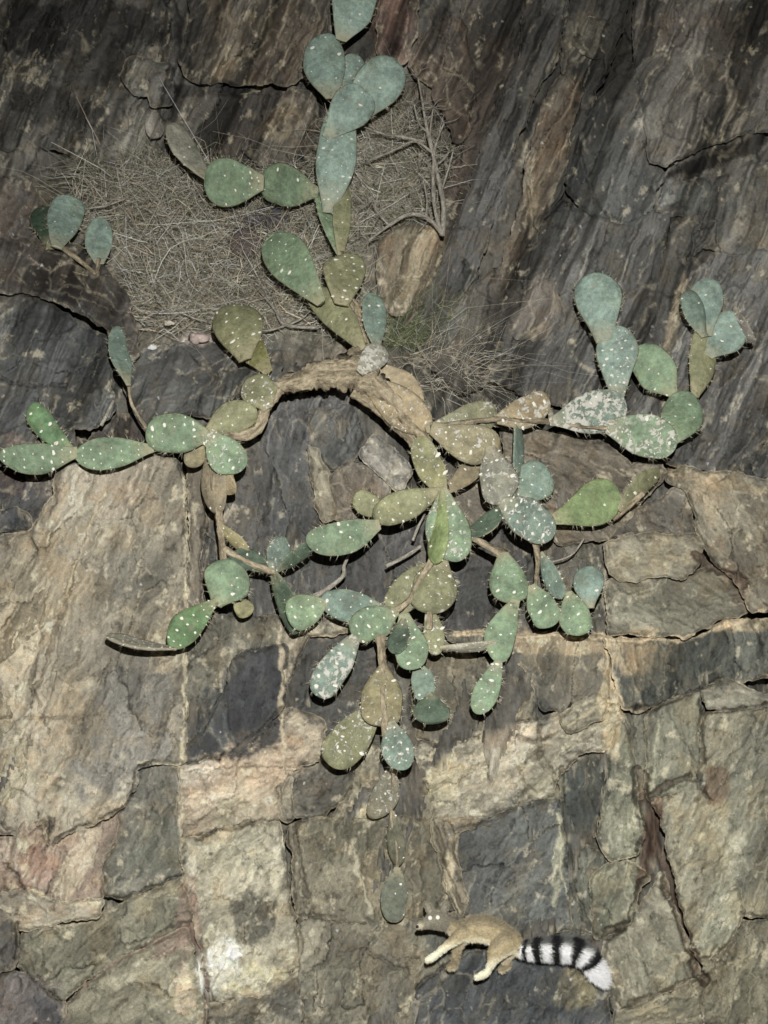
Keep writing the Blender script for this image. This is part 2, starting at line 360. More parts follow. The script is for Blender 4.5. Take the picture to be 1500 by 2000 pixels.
def cells(x, y, seed=0, tilt=.9):
    """jittered mosaic: tilted-plane height, distance to the nearest joint, random value of the cell"""
    xi = np.floor(x); yi = np.floor(y)
    f1 = np.full(x.shape, 9.0); f2 = np.full(x.shape, 9.0); val = np.zeros(x.shape); rid = np.zeros(x.shape)
    for dx in (-1, 0, 1):
        for dy in (-1, 0, 1):
            cx = xi + dx; cy = yi + dy
            px = cx + hsh(cx, cy, seed); py = cy + hsh(cx, cy, seed + 5)
            d = np.sqrt((x - px) ** 2 + (y - py) ** 2)
            r = hsh(cx, cy, seed + 9)
            h = r - .5 + tilt * ((hsh(cx, cy, seed + 11) - .5) * (x - px) + (hsh(cx, cy, seed + 13) - .5) * (y - py))
            m = d < f1
            f2 = np.where(m, f1, np.minimum(f2, d)); f1 = np.where(m, d, f1)
            val = np.where(m, h, val); rid = np.where(m, r, rid)
    return val, f2 - f1, rid

FIELD = None
CREAM = lin((186, 168, 136))
def rock_points(u, v, base, col, ang, asp, amp, pale, seed, edge=None, crust=0., rnd=.03, edge_col=(172,152,120)):
    """relief and colour of bare rock at picture positions u, v"""
    a = R(ang); ca, sa = math.cos(a), math.sin(a)
    s = (u * ca + v * sa); t = (-u * sa + v * ca)
    w1 = fbm(u / 70, v / 70, seed + 90, 4, .6); w2 = fbm(u / 70, v / 70, seed + 91, 4, .6)
    s2 = s + w1 * 34; t2 = t + w2 * 20
    h1, j1, r1 = cells(t2 / 105, s2 / (105 * asp), seed, 1.0)
    h2, j2, r2 = cells(t2 / 38, s2 / (38 * asp), seed + 31, 1.0)
    h3, j3, r3 = cells(t2 / 13, s2 / (13 * asp), seed + 47, .8)
    rough = fbm(t / 60, s / (60 * asp), seed + 60, 5, .6)
    grain = fbm(t2 / 6.5, s2 / (6.5 * (1 + asp * 1.4)), seed + 70, 3, .65)
    gs = 1 - .62 * sstep(900, 760, v)
    grain = grain * gs; h3 = h3 * gs
    h = .75 * h1 + .34 * h2 + .13 * h3 + .45 * rough + .07 * grain
    d = base - 1.75 * amp * h
    if edge is not None:
        x = np.clip(1 - edge / (6 + 9 * vnoise(u / 50, v / 50, seed + 78)), 0, 1)
        d = d + rnd * x * x * (1 + .6 * fbm(u / 30, v / 30, seed + 77, 2))
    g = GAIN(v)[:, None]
    if FIELD is not None:
        wu = u + 34 * fbm(u / 42, v / 42, 701, 5, .65); wv = v + 34 * fbm(u / 42, v / 42, 702, 5, .65)
        fc = FIELD[np.clip(((wv + 300) / 5).astype(int), 0, FIELD.shape[0] - 1), np.clip(((wu + 300) / 5).astype(int), 0, FIELD.shape[1] - 1)]
        c0 = lin(col)[None] * .5 + fc * .5
    else:
        c0 = np.repeat(lin(col)[None], len(u), 0)
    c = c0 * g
    pal = np.full(u.shape, float(pale))
    for (su, sv, ru, rv, an, sc, st, sp) in STAINS_AND_SHADE:
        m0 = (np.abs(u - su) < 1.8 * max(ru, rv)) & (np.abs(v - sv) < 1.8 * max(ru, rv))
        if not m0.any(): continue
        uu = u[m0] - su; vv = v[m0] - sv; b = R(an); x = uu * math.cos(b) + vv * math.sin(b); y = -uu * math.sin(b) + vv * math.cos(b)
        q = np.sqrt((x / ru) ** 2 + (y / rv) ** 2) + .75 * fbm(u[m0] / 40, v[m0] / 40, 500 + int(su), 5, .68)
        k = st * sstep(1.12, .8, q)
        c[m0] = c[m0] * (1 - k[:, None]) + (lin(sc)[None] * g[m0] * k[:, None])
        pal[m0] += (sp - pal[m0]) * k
    # tone of the broken planes and of the grain
    tone = (1 + .34 * (r1 - .5)) * (1 + .34 * (r2 - .5)) * (1 + .22 * (r3 - .5))
    tone = tone * (1 + .42 * grain) * (1 + .48 * fbm(t2 / 30, s2 / (30 * asp * 1.8), seed + 80, 5, .62))
    tone = 1 + (tone - 1) * (1 - .3 * sstep(900, 760, v))
    tone = tone * (1 + .10 * (hsh(np.floor(u / 2.6), np.floor(v / 2.6), 77) - .5))
    up_ = sstep(960, 780, v)
    ga = R(113); gs_ = u * math.cos(ga) + v * math.sin(ga) + 40 * fbm(u / 160, v / 160, 61, 3); gt_ = -u * math.sin(ga) + v * math.cos(ga) + 14 * fbm(u / 90, v / 90, 62, 3)
    band = fbm(gt_ / 48, gs_ / 620, 63, 4, .6)
    tone = tone * (1 + up_ * (.75 * band + .25 * np.sign(band) * sstep(.1, .3, np.abs(band)))); d = d - up_ * .11 * band
    c = c * np.clip(tone, .3, 2.2)[:, None]
    cool = sstep(.02, .3, fbm(t2 / 55, s2 / (55 * asp), seed + 83, 4, .62))[:, None]
    warm = sstep(.05, .35, fbm(u / 48, v / 48, seed + 85, 4, .62))[:, None]
    c = c * (1 - .45 * cool * (1 - np.array((.74, .78, .80)))) * (1 - .8 * warm * (1 - np.array((1.12, 1.0, .84))))
    # pale mineral crust: ragged patches, and lines along the joints of the broken planes
    iso = fbm(u / 24, v / 24, 811, 5, .68) * .6 + fbm(t2 / 15, s2 / (15 * asp), seed + 87, 4, .62) * .5
    k = sstep(.34, .52, iso + .42 * pal) * .75
    msk = sstep(.0, .3, fbm(u / 75, v / 75, seed + 93, 4, .6) + .55 * pal - .08)
    ln = np.maximum(sstep(.05, .012, j1 + .02 * grain), .75 * sstep(.10, .03, j2 + .04 * grain)) * msk
    k = np.maximum(k, ln * .7 * (.7 + .5 * fbm(u / 14, v / 14, 815, 3)))
    k = np.clip(k, 0, 1)[:, None]
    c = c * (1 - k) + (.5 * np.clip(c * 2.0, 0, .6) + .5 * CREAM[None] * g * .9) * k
    # dark joints and lichen blotches
    m2 = sstep(.05, .3, fbm(u / 90, v / 90, seed + 97, 3))
    cr = sstep(.030, .006, j1) * m2; d = d + .02 * cr
    dk = np.maximum(.7 * cr, .62 * sstep(.3, .48, fbm(u / 17, v / 17, seed + 98, 5, .7)))[:, None]
    c = c * (1 - dk * .75)
    for pts, hw, dep, lc, lp in LIN:
        lo = pts.min(0) - 25; hi = pts.max(0) + 25
        m0 = (u > lo[0]) & (u < hi[0]) & (v > lo[1]) & (v < hi[1])
        if not m0.any(): continue
        uu = u[m0] + 9 * fbm(u[m0] / 24, v[m0] / 24, 900, 4, .6); vv = v[m0] + 9 * fbm(u[m0] / 24, v[m0] / 24, 901, 4, .6)
        q = seg_dist(uu, vv, pts) / (hw * (1 + .8 * fbm(u[m0] / 30, v[m0] / 30, 905, 3)))
        k = sstep(1.4, .6, q)
        d[m0] += dep * k
        if lc is not None:
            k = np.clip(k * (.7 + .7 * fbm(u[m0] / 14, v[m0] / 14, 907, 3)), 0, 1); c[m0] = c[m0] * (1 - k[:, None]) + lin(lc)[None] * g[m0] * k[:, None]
    if edge is not None and crust > 0:
        k = crust * sstep(9, 1, edge + 9 * fbm(u / 22, v / 22, seed + 88, 4, .6)) * sstep(-.25, .3, fbm(u / 60, v / 60, seed + 89, 2))
        c = c * (1 - k[:, None]) + lin(edge_col)[None] * g * k[:, None]
    lum = c @ np.array((.25, .6, .15)); c = lum[:, None] + (c - lum[:, None]) * .67
    c = c * np.array((.955, 1.0, .955))
    fl = hsh(np.floor(u / 4), np.floor(v / 4), 991) > .9996
    c[fl] = .5
    c = np.clip(c, .004, .75)
    return d, {'col': ('FLOAT_COLOR', np.concatenate([c, np.ones((len(c), 1))], 1))}

# back sheet of the cliff
def axis(lo, hi, f0, f1, fine, coarse):
    a = list(np.arange(lo, f0, coarse)) + list(np.arange(f0, f1, fine)) + list(np.arange(f1, hi + coarse, coarse))
    return np.array(a, float)
au = axis(-900, 2400, -30, 1530, 3.6, 26); av = np.concatenate([axis(-900, 780, -30, 780, 3.4, 26)[:-1], np.arange(785, 2900, 12)])
UU, VV = np.meshgrid(au, av); u = UU.ravel(); v = VV.ravel()
slope = sstep(290, 350, v + 90 * fbm(u / 90, v / 90, 4, 5, .6) + 60 * sstep(620, 760, u)) * sstep(730, 650, v + 40 * fbm(u / 60, v / 60, 6, 4, .6)) * sstep(900, 800, u + (v - 450) * .35 + 60 * fbm(u / 50, v / 50, 9, 4, .6)) 
base = D(u, v) + .07 - .11 * sstep(1230, 1300, v)
ud = (u - 750) * .35 + v
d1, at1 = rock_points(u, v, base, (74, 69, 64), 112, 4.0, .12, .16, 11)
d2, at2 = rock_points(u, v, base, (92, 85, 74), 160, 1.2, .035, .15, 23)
# soil pocket: lumpy, brown
k = slope
dd = d1 * (1 - k) + (d2 - .02 * fbm(u / 14, v / 14, 41, 3)) * k
cc = at1['col'][1] * (1 - k[:, None]) + at2['col'][1] * k[:, None]
nu = len(au); nv = len(av)
ii = (np.arange(nv - 1)[:, None] * nu + np.arange(nu - 1)[None]).ravel()
cliff = mesh_obj('cliff', PW(u, v, dd), np.stack([ii, ii + nu, ii + nu + 1, ii + 1], 1), ROCK,
    attrs={'col': ('FLOAT_COLOR', cc)})
tag(cliff, kind='structure')

ROCKS = []   # polygon, off, tilt_u, tilt_v, colour, streak angle, aspect, relief, pale, crust
def rk(poly, off, col, ang=112, asp=2., amp=.04, tu=0., tv=0., pale=.15, crust=.25, name='rock_slab', rnd=.03):
    ROCKS.append((poly, off, tu, tv, col, ang, asp, amp, pale, crust, name, rnd))
# --- upper cliff
rk([(0,0),(325,0),(330,70),(318,150),(325,215),(300,262),(318,300),(270,325),(200,322),(150,300),(70,290),(0,280)], .02, (68,64,60), 112, 4.2, .14, pale=.28, crust=.0)
rk([(392,0),(650,0),(632,60),(604,108),(592,150),(560,166),(520,160),(470,166),(440,160),(375,157),(352,118),(372,60)], .18, (78,70,62), 112, 3.4, .12, pale=.2, crust=.15)
rk([(352,182),(440,190),(520,186),(600,180),(612,240),(590,300),(500,318),(420,318),(350,262),(335,228)], -.02, (66,60,56), 118, 2.4, .05, tv=.03, pale=.1, crust=0)
rk([(250,118),(335,125),(322,160),(300,182),(262,176),(240,150)], .12, (88,84,78), 112, 2, .04, pale=.5)
rk([(300,140),(322,138),(338,170),(330,202),(300,206),(292,180)], .15, (92,86,82), 112, 2, .02, pale=.1, name='rock_block')
rk([(286,232),(304,224),(318,242),(314,264),(296,270),(284,252)], .16, (122,112,104), 112, 1.5, .015, pale=.1, crust=0, name='rock_block')
rk([(478,292),(512,250),(545,210),(572,172),(612,180),(622,230),(620,290),(560,322),(505,318)], .05, (82,73,64), 125, 2.6, .12, pale=.4, crust=0)
rk([(735,105),(742,40),(765,0),(832,0),(812,52),(794,118),(766,128)], .10, (90,70,62), 108, 2.6, .04, pale=.2)
rk([(800,120),(836,70),(868,30),(905,40),(918,120),(918,200),(912,262),(890,284),(872,226),(846,172),(815,150)], .12, (88,74,64), 70, 2.2, .04, pale=.15)
rk([(905,40),(950,0),(1062,0),(1010,120),(960,230),(918,370),(880,470),(850,545),(812,618),(786,640),(812,570),(858,450),(886,340),(914,262),(925,160)], .12, (70,61,55), 114, 6, .11, pale=.12, crust=.05)
rk([(1062,0),(1135,0),(1085,110),(1036,200),(1000,300),(962,430),(930,540),(905,640),(866,706),(830,690),(800,640),(830,590),(880,480),(925,360),(965,235),(1012,122)], .09, (74,71,69), 114, 6, .10, pale=.12, crust=.05)
rk([(1098,150),(1136,140),(1132,210),(1112,260),(1106,330),(1086,388),(1052,432),(1020,500),(1000,560),(978,596),(980,520),(1012,420),(1030,340),(1044,270),(1068,200)], .11, (92,80,68), 114, 4.5, .10, pale=.3, crust=0)
rk([(1126,52),(1150,36),(1182,36),(1200,62),(1194,96),(1168,112),(1136,100),(1118,78)], .16, (86,79,68), 60, 1.4, .05, pale=.3, name='rock_block')
rk([(1135,0),(1240,0),(1212,60),(1160,190),(1130,300),(1108,360),(1112,262),(1140,180),(1100,140)], .07, (66,63,60), 114, 3.5, .05)
rk([(1240,0),(1500,0),(1500,236),(1450,256),(1405,270),(1352,298),(1298,324),(1268,306),(1262,252),(1240,120)], .22, (80,74,69), 110, 2.6, .07, pale=.15)
rk([(1150,210),(1240,130),(1262,250),(1266,310),(1290,336),(1268,408),(1222,436),(1150,412),(1112,372),(1128,300)], .10, (72,70,69), 114, 2.8, .05, pale=.05)
rk([(1306,366),(1340,354),(1374,350),(1388,362),(1384,408),(1330,414),(1278,410)], .13, (86,84,81), 110, 1.5, .03, pale=0)
rk([(1404,344),(1450,326),(1500,306),(1500,500),(1440,500),(1372,480),(1350,500),(1372,420),(1394,380)], .10, (80,76,71), 110, 2.2, .05, pale=.1)
rk([(1040,452),(1092,392),(1152,416),(1220,440),(1272,414),(1376,416),(1352,500),(1372,486),(1500,506),(1500,700),(1500,950),(1430,925),(1330,912),(1240,860),(1140,800),(1040,775),(960,740),(930,680),(978,602),(1004,556)], .05, (73,70,68), 116, 4.5, .09, pale=.08, crust=.0)
rk([(1028,546),(1058,524),(1084,556),(1096,616),(1072,664),(1012,660),(994,622)], .09, (98,90,83), 114, 2.4, .05, pale=.05, crust=0, name='rock_block')
rk([(905,640),(930,560),(985,520),(990,610),(940,690),(960,740),(900,770),(850,720)], .10, (84,76,70), 114, 3, .05)
rk([(742,470),(792,438),(858,444),(842,506),(816,574),(786,612),(752,598),(738,540)], .12, (108,94,76), 112, 2.6, .07, pale=.2, crust=0, name='rock_block')
# --- left boulders
rk([(0,590),(55,580),(105,596),(150,640),(205,655),(216,700),(218,770),(228,802),(190,830),(140,838),(146,880),(128,906),(0,902)], .18, (76,76,77), 150, 1.6, .045, tv=-.02, pale=.1, crust=.1)
rk([(0,470),(70,470),(160,486),(225,545),(262,610),(268,690),(252,704),(236,668),(205,636),(150,612),(105,584),(55,566),(0,575)], .26, (66,59,55), 30, 2, .05, pale=.2, crust=.1)
rk([(0,330),(60,350),(95,420),(120,480),(70,490),(0,470)], .10, (88,80,76), 70, 2, .06, pale=.4)
rk([(256,694),(370,668),(480,684),(548,690),(548,745),(492,768),(470,832),(400,812),(340,806),(290,836),(262,800),(244,744)], .12, (74,72,71), 152, 4, .06, pale=.12, crust=.1)
rk([(200,838),(228,808),(262,806),(290,840),(330,800),(345,880),(280,900),(200,890),(150,880)], .02, (62,54,50), 70, 2, .06)
rk([(0,902),(126,910),(118,950),(80,1000),(30,1050),(0,1080)], .03, (66,63,64), 130, 2, .04, pale=.2)
rk([(0,960),(50,1000),(60,1030),(0,1090)], .08, (58,58,61), 130, 2, .02)
rk([(120,916),(165,900),(250,892),(318,884),(342,900),(358,942),(357,1000),(363,1100),(358,1190),(358,1482),(300,1488),(268,1498),(264,1540),(238,1576),(192,1600),(130,1624),(100,1648),(90,1600),(40,1625),(0,1600),(0,1098),(60,1036),(104,976)], .20, (128,116,99), 114, 2.6, .05, tu=-.012, pale=.25, crust=.3)
rk([(0,1212),(56,1180),(92,1140),(80,1235),(58,1330),(36,1396),(0,1440)], .27, (128,112,88), 112, 3, .05, pale=.35)
rk([(0,1452),(38,1404),(52,1440),(48,1510),(26,1562),(0,1585)], .25, (138,126,102), 105, 2.4, .05, pale=.5)
rk([(366,905),(402,908),(400,1010),(392,1100),(386,1190),(364,1190),(371,1050)], .08, (92,82,70), 92, 4, .03, pale=.3)
# --- alcove
rk([(402,880),(470,850),(540,780),(700,765),(770,820),(840,890),(900,960),(990,1030),(1080,1060),(1180,1090),(1180,1240),(880,1240),(700,1215),(400,1206)], -.06, (69,66,66), 95, 2.6, .045, pale=.08, crust=0)
rk([(420,880),(500,830),(512,960),(505,1080),(440,1110),(404,1010)], -.01, (74,70,67), 92, 3, .03, pale=.15)
rk([(520,820),(600,800),(606,880),(620,1000),(640,1110),(540,1120),(512,1000)], -.02, (64,62,63), 92, 2.4, .03, pale=.1)
rk([(600,806),(690,790),(712,850),(690,900),(648,920),(620,880)], .03, (74,72,71), 60, 2, .03)
rk([(598,868),(624,878),(640,938),(656,1008),(632,1022),(614,958)], .08, (118,107,88), 78, 3, .03, pale=.3, name='rock_block')
rk([(646,934),(682,908),(730,908),(762,934),(756,984),(728,1010),(680,1026),(656,1012)], .08, (98,86,75), 60, 1.5, .04, pale=.3, name='rock_block')
rk([(702,890),(726,850),(768,872),(802,922),(782,962),(748,934),(716,906)], .12, (122,114,106), 60, 1.6, .04, pale=.6, name='rock_block')
rk([(870,960),(950,900),(1000,930),(1010,990),(950,1040),(900,1010)], .02, (92,82,72), 40, 2, .05, pale=.3)
rk([(982,838),(1100,852),(1182,872),(1232,912),(1290,906),(1302,930),(1236,1000),(1186,1050),(1090,1062),(1046,1000),(996,930)], .14, (98,87,74), 20, 2.5, .06, tv=-.02, pale=.3)
rk([(360,1206),(500,1202),(556,1208),(552,1262),(470,1268),(452,1282),(446,1336),(402,1420),(362,1452),(360,1345)], .12, (92,86,74), 95, 2, .04, pale=.3)
rk([(456,1284),(552,1262),(556,1380),(530,1402),(496,1432),(460,1460),(420,1476),(364,1486),(362,1455),(404,1424),(448,1338)], .19, (56,56,58), 92, 2, .02, pale=.0, crust=.0)
rk([(549,1214),(602,1240),(578,1282),(554,1336)], .15, (152,136,112), 100, 2, .02, pale=.3, name='rock_block')
rk([(558,1212),(690,1212),(700,1226),(640,1236),(602,1240)], .17, (142,128,106), 0, 2, .02, pale=.4, name='rock_block')
rk([(602,1242),(700,1228),(760,1236),(760,1320),(700,1390),(640,1446),(630,1470),(624,1405),(590,1394),(556,1380),(554,1338),(578,1286)], .06, (66,63,61), 150, 2, .03, pale=.08, crust=.05)
rk([(760,1236),(880,1236),(900,1262),(816,1262),(802,1380),(815,1442),(780,1460),(700,1450),(640,1450),(705,1390)], .02, (74,69,62), 95, 2, .03)
# --- middle right boulders
rk([(1186,1064),(1232,1044),(1354,1044),(1372,1062),(1364,1092),(1338,1128),(1204,1128),(1184,1100)], .22, (114,105,87), 10, 1.6, .03, pale=.15, crust=.1)
rk([(1184,1052),(1240,1000),(1332,950),(1352,990),(1354,1040),(1232,1040)], .14, (88,80,72), 30, 1.6, .04, pale=.1)
rk([(1302,932),(1332,916),(1420,928),(1500,960),(1500,1186),(1466,1190),(1450,1142),(1392,1094),(1376,1060),(1358,1042),(1356,990),(1336,950)], .24, (112,102,86), 60, 1.8, .05, pale=.25)
rk([(1188,1132),(1340,1132),(1392,1098),(1448,1144),(1462,1196),(1400,1214),(1336,1244),(1188,1234)], .16, (102,96,81), 20, 1.8, .04, pale=.25)
rk([(1086,1064),(1160,1064),(1180,1120),(1184,1236),(1100,1238),(1060,1180),(1050,1100)], .06, (84,78,68), 80, 2, .05, pale=.3)
rk([(872,1242),(960,1238),(1060,1242),(1176,1244),(1188,1312),(1178,1402),(1102,1388),(1060,1380),(1040,1332),(1020,1294),(960,1274)], .16, (94,87,75), 92, 3, .045, pale=.2, crust=.45)
rk([(1182,1246),(1336,1254),(1420,1218),(1500,1196),(1500,1326),(1402,1326),(1360,1346),(1292,1376),(1222,1388),(1210,1340),(1196,1290)], .20, (74,73,67), 92, 3, .06, pale=.25, crust=.4)
rk([(816,1264),(900,1266),(962,1298),(1038,1334),(1046,1400),(1010,1412),(950,1428),(862,1456),(816,1440),(802,1380)], .10, (88,81,68), 95, 2, .03, pale=.1, crust=.15)
rk([(816,1452),(862,1460),(950,1432),(1044,1406),(1100,1394),(1176,1404),(1204,1340),(1214,1400),(1192,1452),(1130,1474),(1108,1490),(1090,1502),(1080,1552),(1010,1570),(950,1594),(852,1600),(845,1540),(828,1500)], .13, (134,123,105), 150, 1.6, .07, pale=.45, crust=.2)
rk([(1096,1396),(1168,1352),(1186,1372),(1176,1402),(1140,1422),(1108,1426)], .19, (116,107,88), 150, 3, .04, pale=.3)
rk([(1126,1482),(1160,1472),(1188,1482),(1184,1560),(1168,1602),(1148,1650),(1112,1660),(1100,1600),(1100,1504)], .04, (60,62,60), 92, 2.4, .025, pale=.05, crust=.2)
rk([(1192,1480),(1214,1406),(1234,1500),(1250,1620),(1244,1660),(1194,1680),(1172,1642),(1186,1560)], .16, (118,115,96), 95, 3, .04, pale=.5)
rk([(1222,1394),(1258,1396),(1262,1480),(1262,1540),(1250,1560),(1240,1500)], .08, (92,88,74), 92, 3, .03)
rk([(892,1622),(950,1604),(1010,1578),(1084,1562),(1094,1600),(1104,1680),(1114,1750),(1112,1812),(1000,1824),(920,1802),(904,1760),(888,1690)], .10, (78,78,76), 125, 2, .05, pale=.3, crust=.25)
rk([(846,1602),(950,1598),(962,1606),(896,1622),(884,1652),(904,1740),(906,1790),(890,1772),(868,1690),(850,1640)], .17, (118,105,85), 80, 2.4, .03, pale=.35)
rk([(1114,1664),(1148,1656),(1186,1664),(1184,1700),(1152,1700),(1150,1760),(1168,1830),(1116,1812)], .08, (82,81,72), 92, 3, .04, pale=.2)
rk([(1156,1706),(1190,1692),(1236,1682),(1262,1714),(1240,1740),(1236,1790),(1170,1830),(1154,1760)], .15, (104,101,83), 105, 2, .04, pale=.25)
rk([(1188,1640),(1245,1664),(1240,1680),(1190,1690)], .0, (56,56,54), 0, 2, .02)
rk([(1266,1402),(1282,1388),(1320,1372),(1368,1352),(1370,1480),(1340,1538),(1272,1556),(1264,1500)], .19, (108,104,87), 97, 3, .04, pale=.2)
rk([(1372,1348),(1420,1328),(1492,1360),(1500,1366),(1440,1382),(1376,1386)], .22, (112,105,90), 0, 2, .03, pale=.3, name='rock_block')
rk([(1378,1392),(1440,1388),(1500,1376),(1500,1796),(1446,1782),(1400,1846),(1372,1860),(1352,1832),(1314,1690),(1296,1600),(1276,1560),(1344,1542),(1372,1490)], .20, (114,107,88), 118, 2.4, .055, pale=.3)
rk([(1354,1846),(1384,1800),(1440,1740),(1452,1782),(1412,1852),(1374,1886)], .25, (126,121,101), 120, 2, .05, pale=.5)
rk([(1184,1838),(1240,1802),(1262,1760),(1296,1706),(1330,1810),(1344,1860),(1366,1904),(1322,1930),(1250,1960),(1200,1972),(1186,1900)], .20, (116,109,91), 70, 1.8, .045, pale=.25)
rk([(1376,1896),(1448,1808),(1500,1804),(1500,2000),(1392,2000),(1378,1930)], .20, (102,95,77), 110, 2, .06, pale=.25)
rk([(1202,1976),(1300,1946),(1366,1910),(1388,2000),(1200,2000)], .18, (108,101,82), 160, 2, .05, pale=.3)
rk([(852,1904),(900,1872),(960,1856),(1060,1852),(1130,1880),(1184,1930),(1200,2000),(800,2000),(816,1932)], .20, (64,65,68), 120, 2, .04, tv=-.06, pale=.1, crust=.1, name='rock_block')
rk([(912,1806),(1000,1828),(1112,1816),(1170,1834),(1184,1930),(1130,1880),(1060,1850),(960,1852),(900,1868),(880,1840)], .03, (84,82,76), 120, 2, .04, pale=.2)
# --- lower left and bottom
rk([(364,1490),(430,1480),(500,1436),(548,1384),(592,1398),(626,1412),(636,1486),(562,1500),(546,1540),(546,1600),(440,1618),(358,1638),(356,1560),(353,1502)], .15, (146,128,106), 150, 1.6, .05, pale=.35, crust=.3)
rk([(564,1508),(640,1490),(692,1494),(676,1542),(642,1590),(602,1604),(574,1592),(570,1550)], .16, (84,78,70), 140, 2, .06, pale=.3, name='rock_block')
rk([(552,1540),(568,1520),(572,1592),(560,1604),(550,1600)], .18, (116,106,90), 92, 2, .02, name='rock_block')
rk([(640,1460),(700,1455),(780,1462),(840,1500),(846,1600),(740,1602),(650,1600),(680,1545),(694,1492)], .09, (112,103,84), 100, 2, .05, pale=.4)
rk([(562,1612),(640,1602),(740,1604),(844,1604),(868,1700),(892,1770),(830,1792),(740,1800),(582,1788),(574,1680)], .14, (102,94,77), 100, 1.8, .05, pale=.25)
rk([(584,1792),(740,1804),(830,1796),(890,1780),(910,1804),(876,1842),(896,1872),(850,1902),(814,1930),(800,2000),(596,2000),(590,1900)], .18, (106,98,82), 115, 1.8, .05, pale=.2)
rk([(358,1642),(440,1622),(544,1606),(558,1700),(574,1800),(584,1880),(540,1936),(420,1958),(402,1900),(382,1800),(362,1720)], .19, (132,122,102), 130, 1.6, .05, pale=.35, crust=.3)
rk([(236,1572),(262,1510),(300,1480),(352,1480),(354,1640),(356,1704),(250,1752),(204,1750),(204,1692),(232,1640)], .14, (104,99,88), 110, 1.8, .035, pale=.2)
rk([(30,1640),(60,1600),(100,1590),(130,1600),(192,1580),(250,1570),(226,1640),(200,1690),(196,1752),(160,1762),(120,1762),(60,1736),(0,1748),(0,1600)], .14, (130,110,95), 112, 3, .06, pale=.45)
rk([(0,1756),(60,1744),(120,1766),(200,1762),(188,1790),(50,1812),(0,1786)], .22, (128,115,98), 0, 2, .035, pale=.5)
rk([(46,1818),(190,1798),(250,1760),(354,1716),(378,1800),(262,1858),(192,1900),(122,1958),(52,1900),(36,1880)], .18, (106,100,83), 140, 1.7, .045, pale=.2)
rk([(132,1960),(196,1904),(264,1862),(362,1812),(384,1900),(400,1960),(400,2000),(128,2000)], .22, (122,114,94), 145, 1.7, .04, pale=.25)
rk([(0,1794),(18,1800),(31,1830),(30,1870),(18,1892),(0,1894)], .26, (76,71,67), 90, 1.5, .02, pale=.05, name='rock_block')
rk([(0,1904),(50,1902),(122,1962),(128,2000),(0,2000)], .20, (92,85,82), 120, 1.8, .05, pale=.2)
rk([(404,1962),(470,1950),(540,1940),(588,1890),(596,2000),(404,2000)], .22, (100,93,80), 140, 1.8, .06, pale=.4)

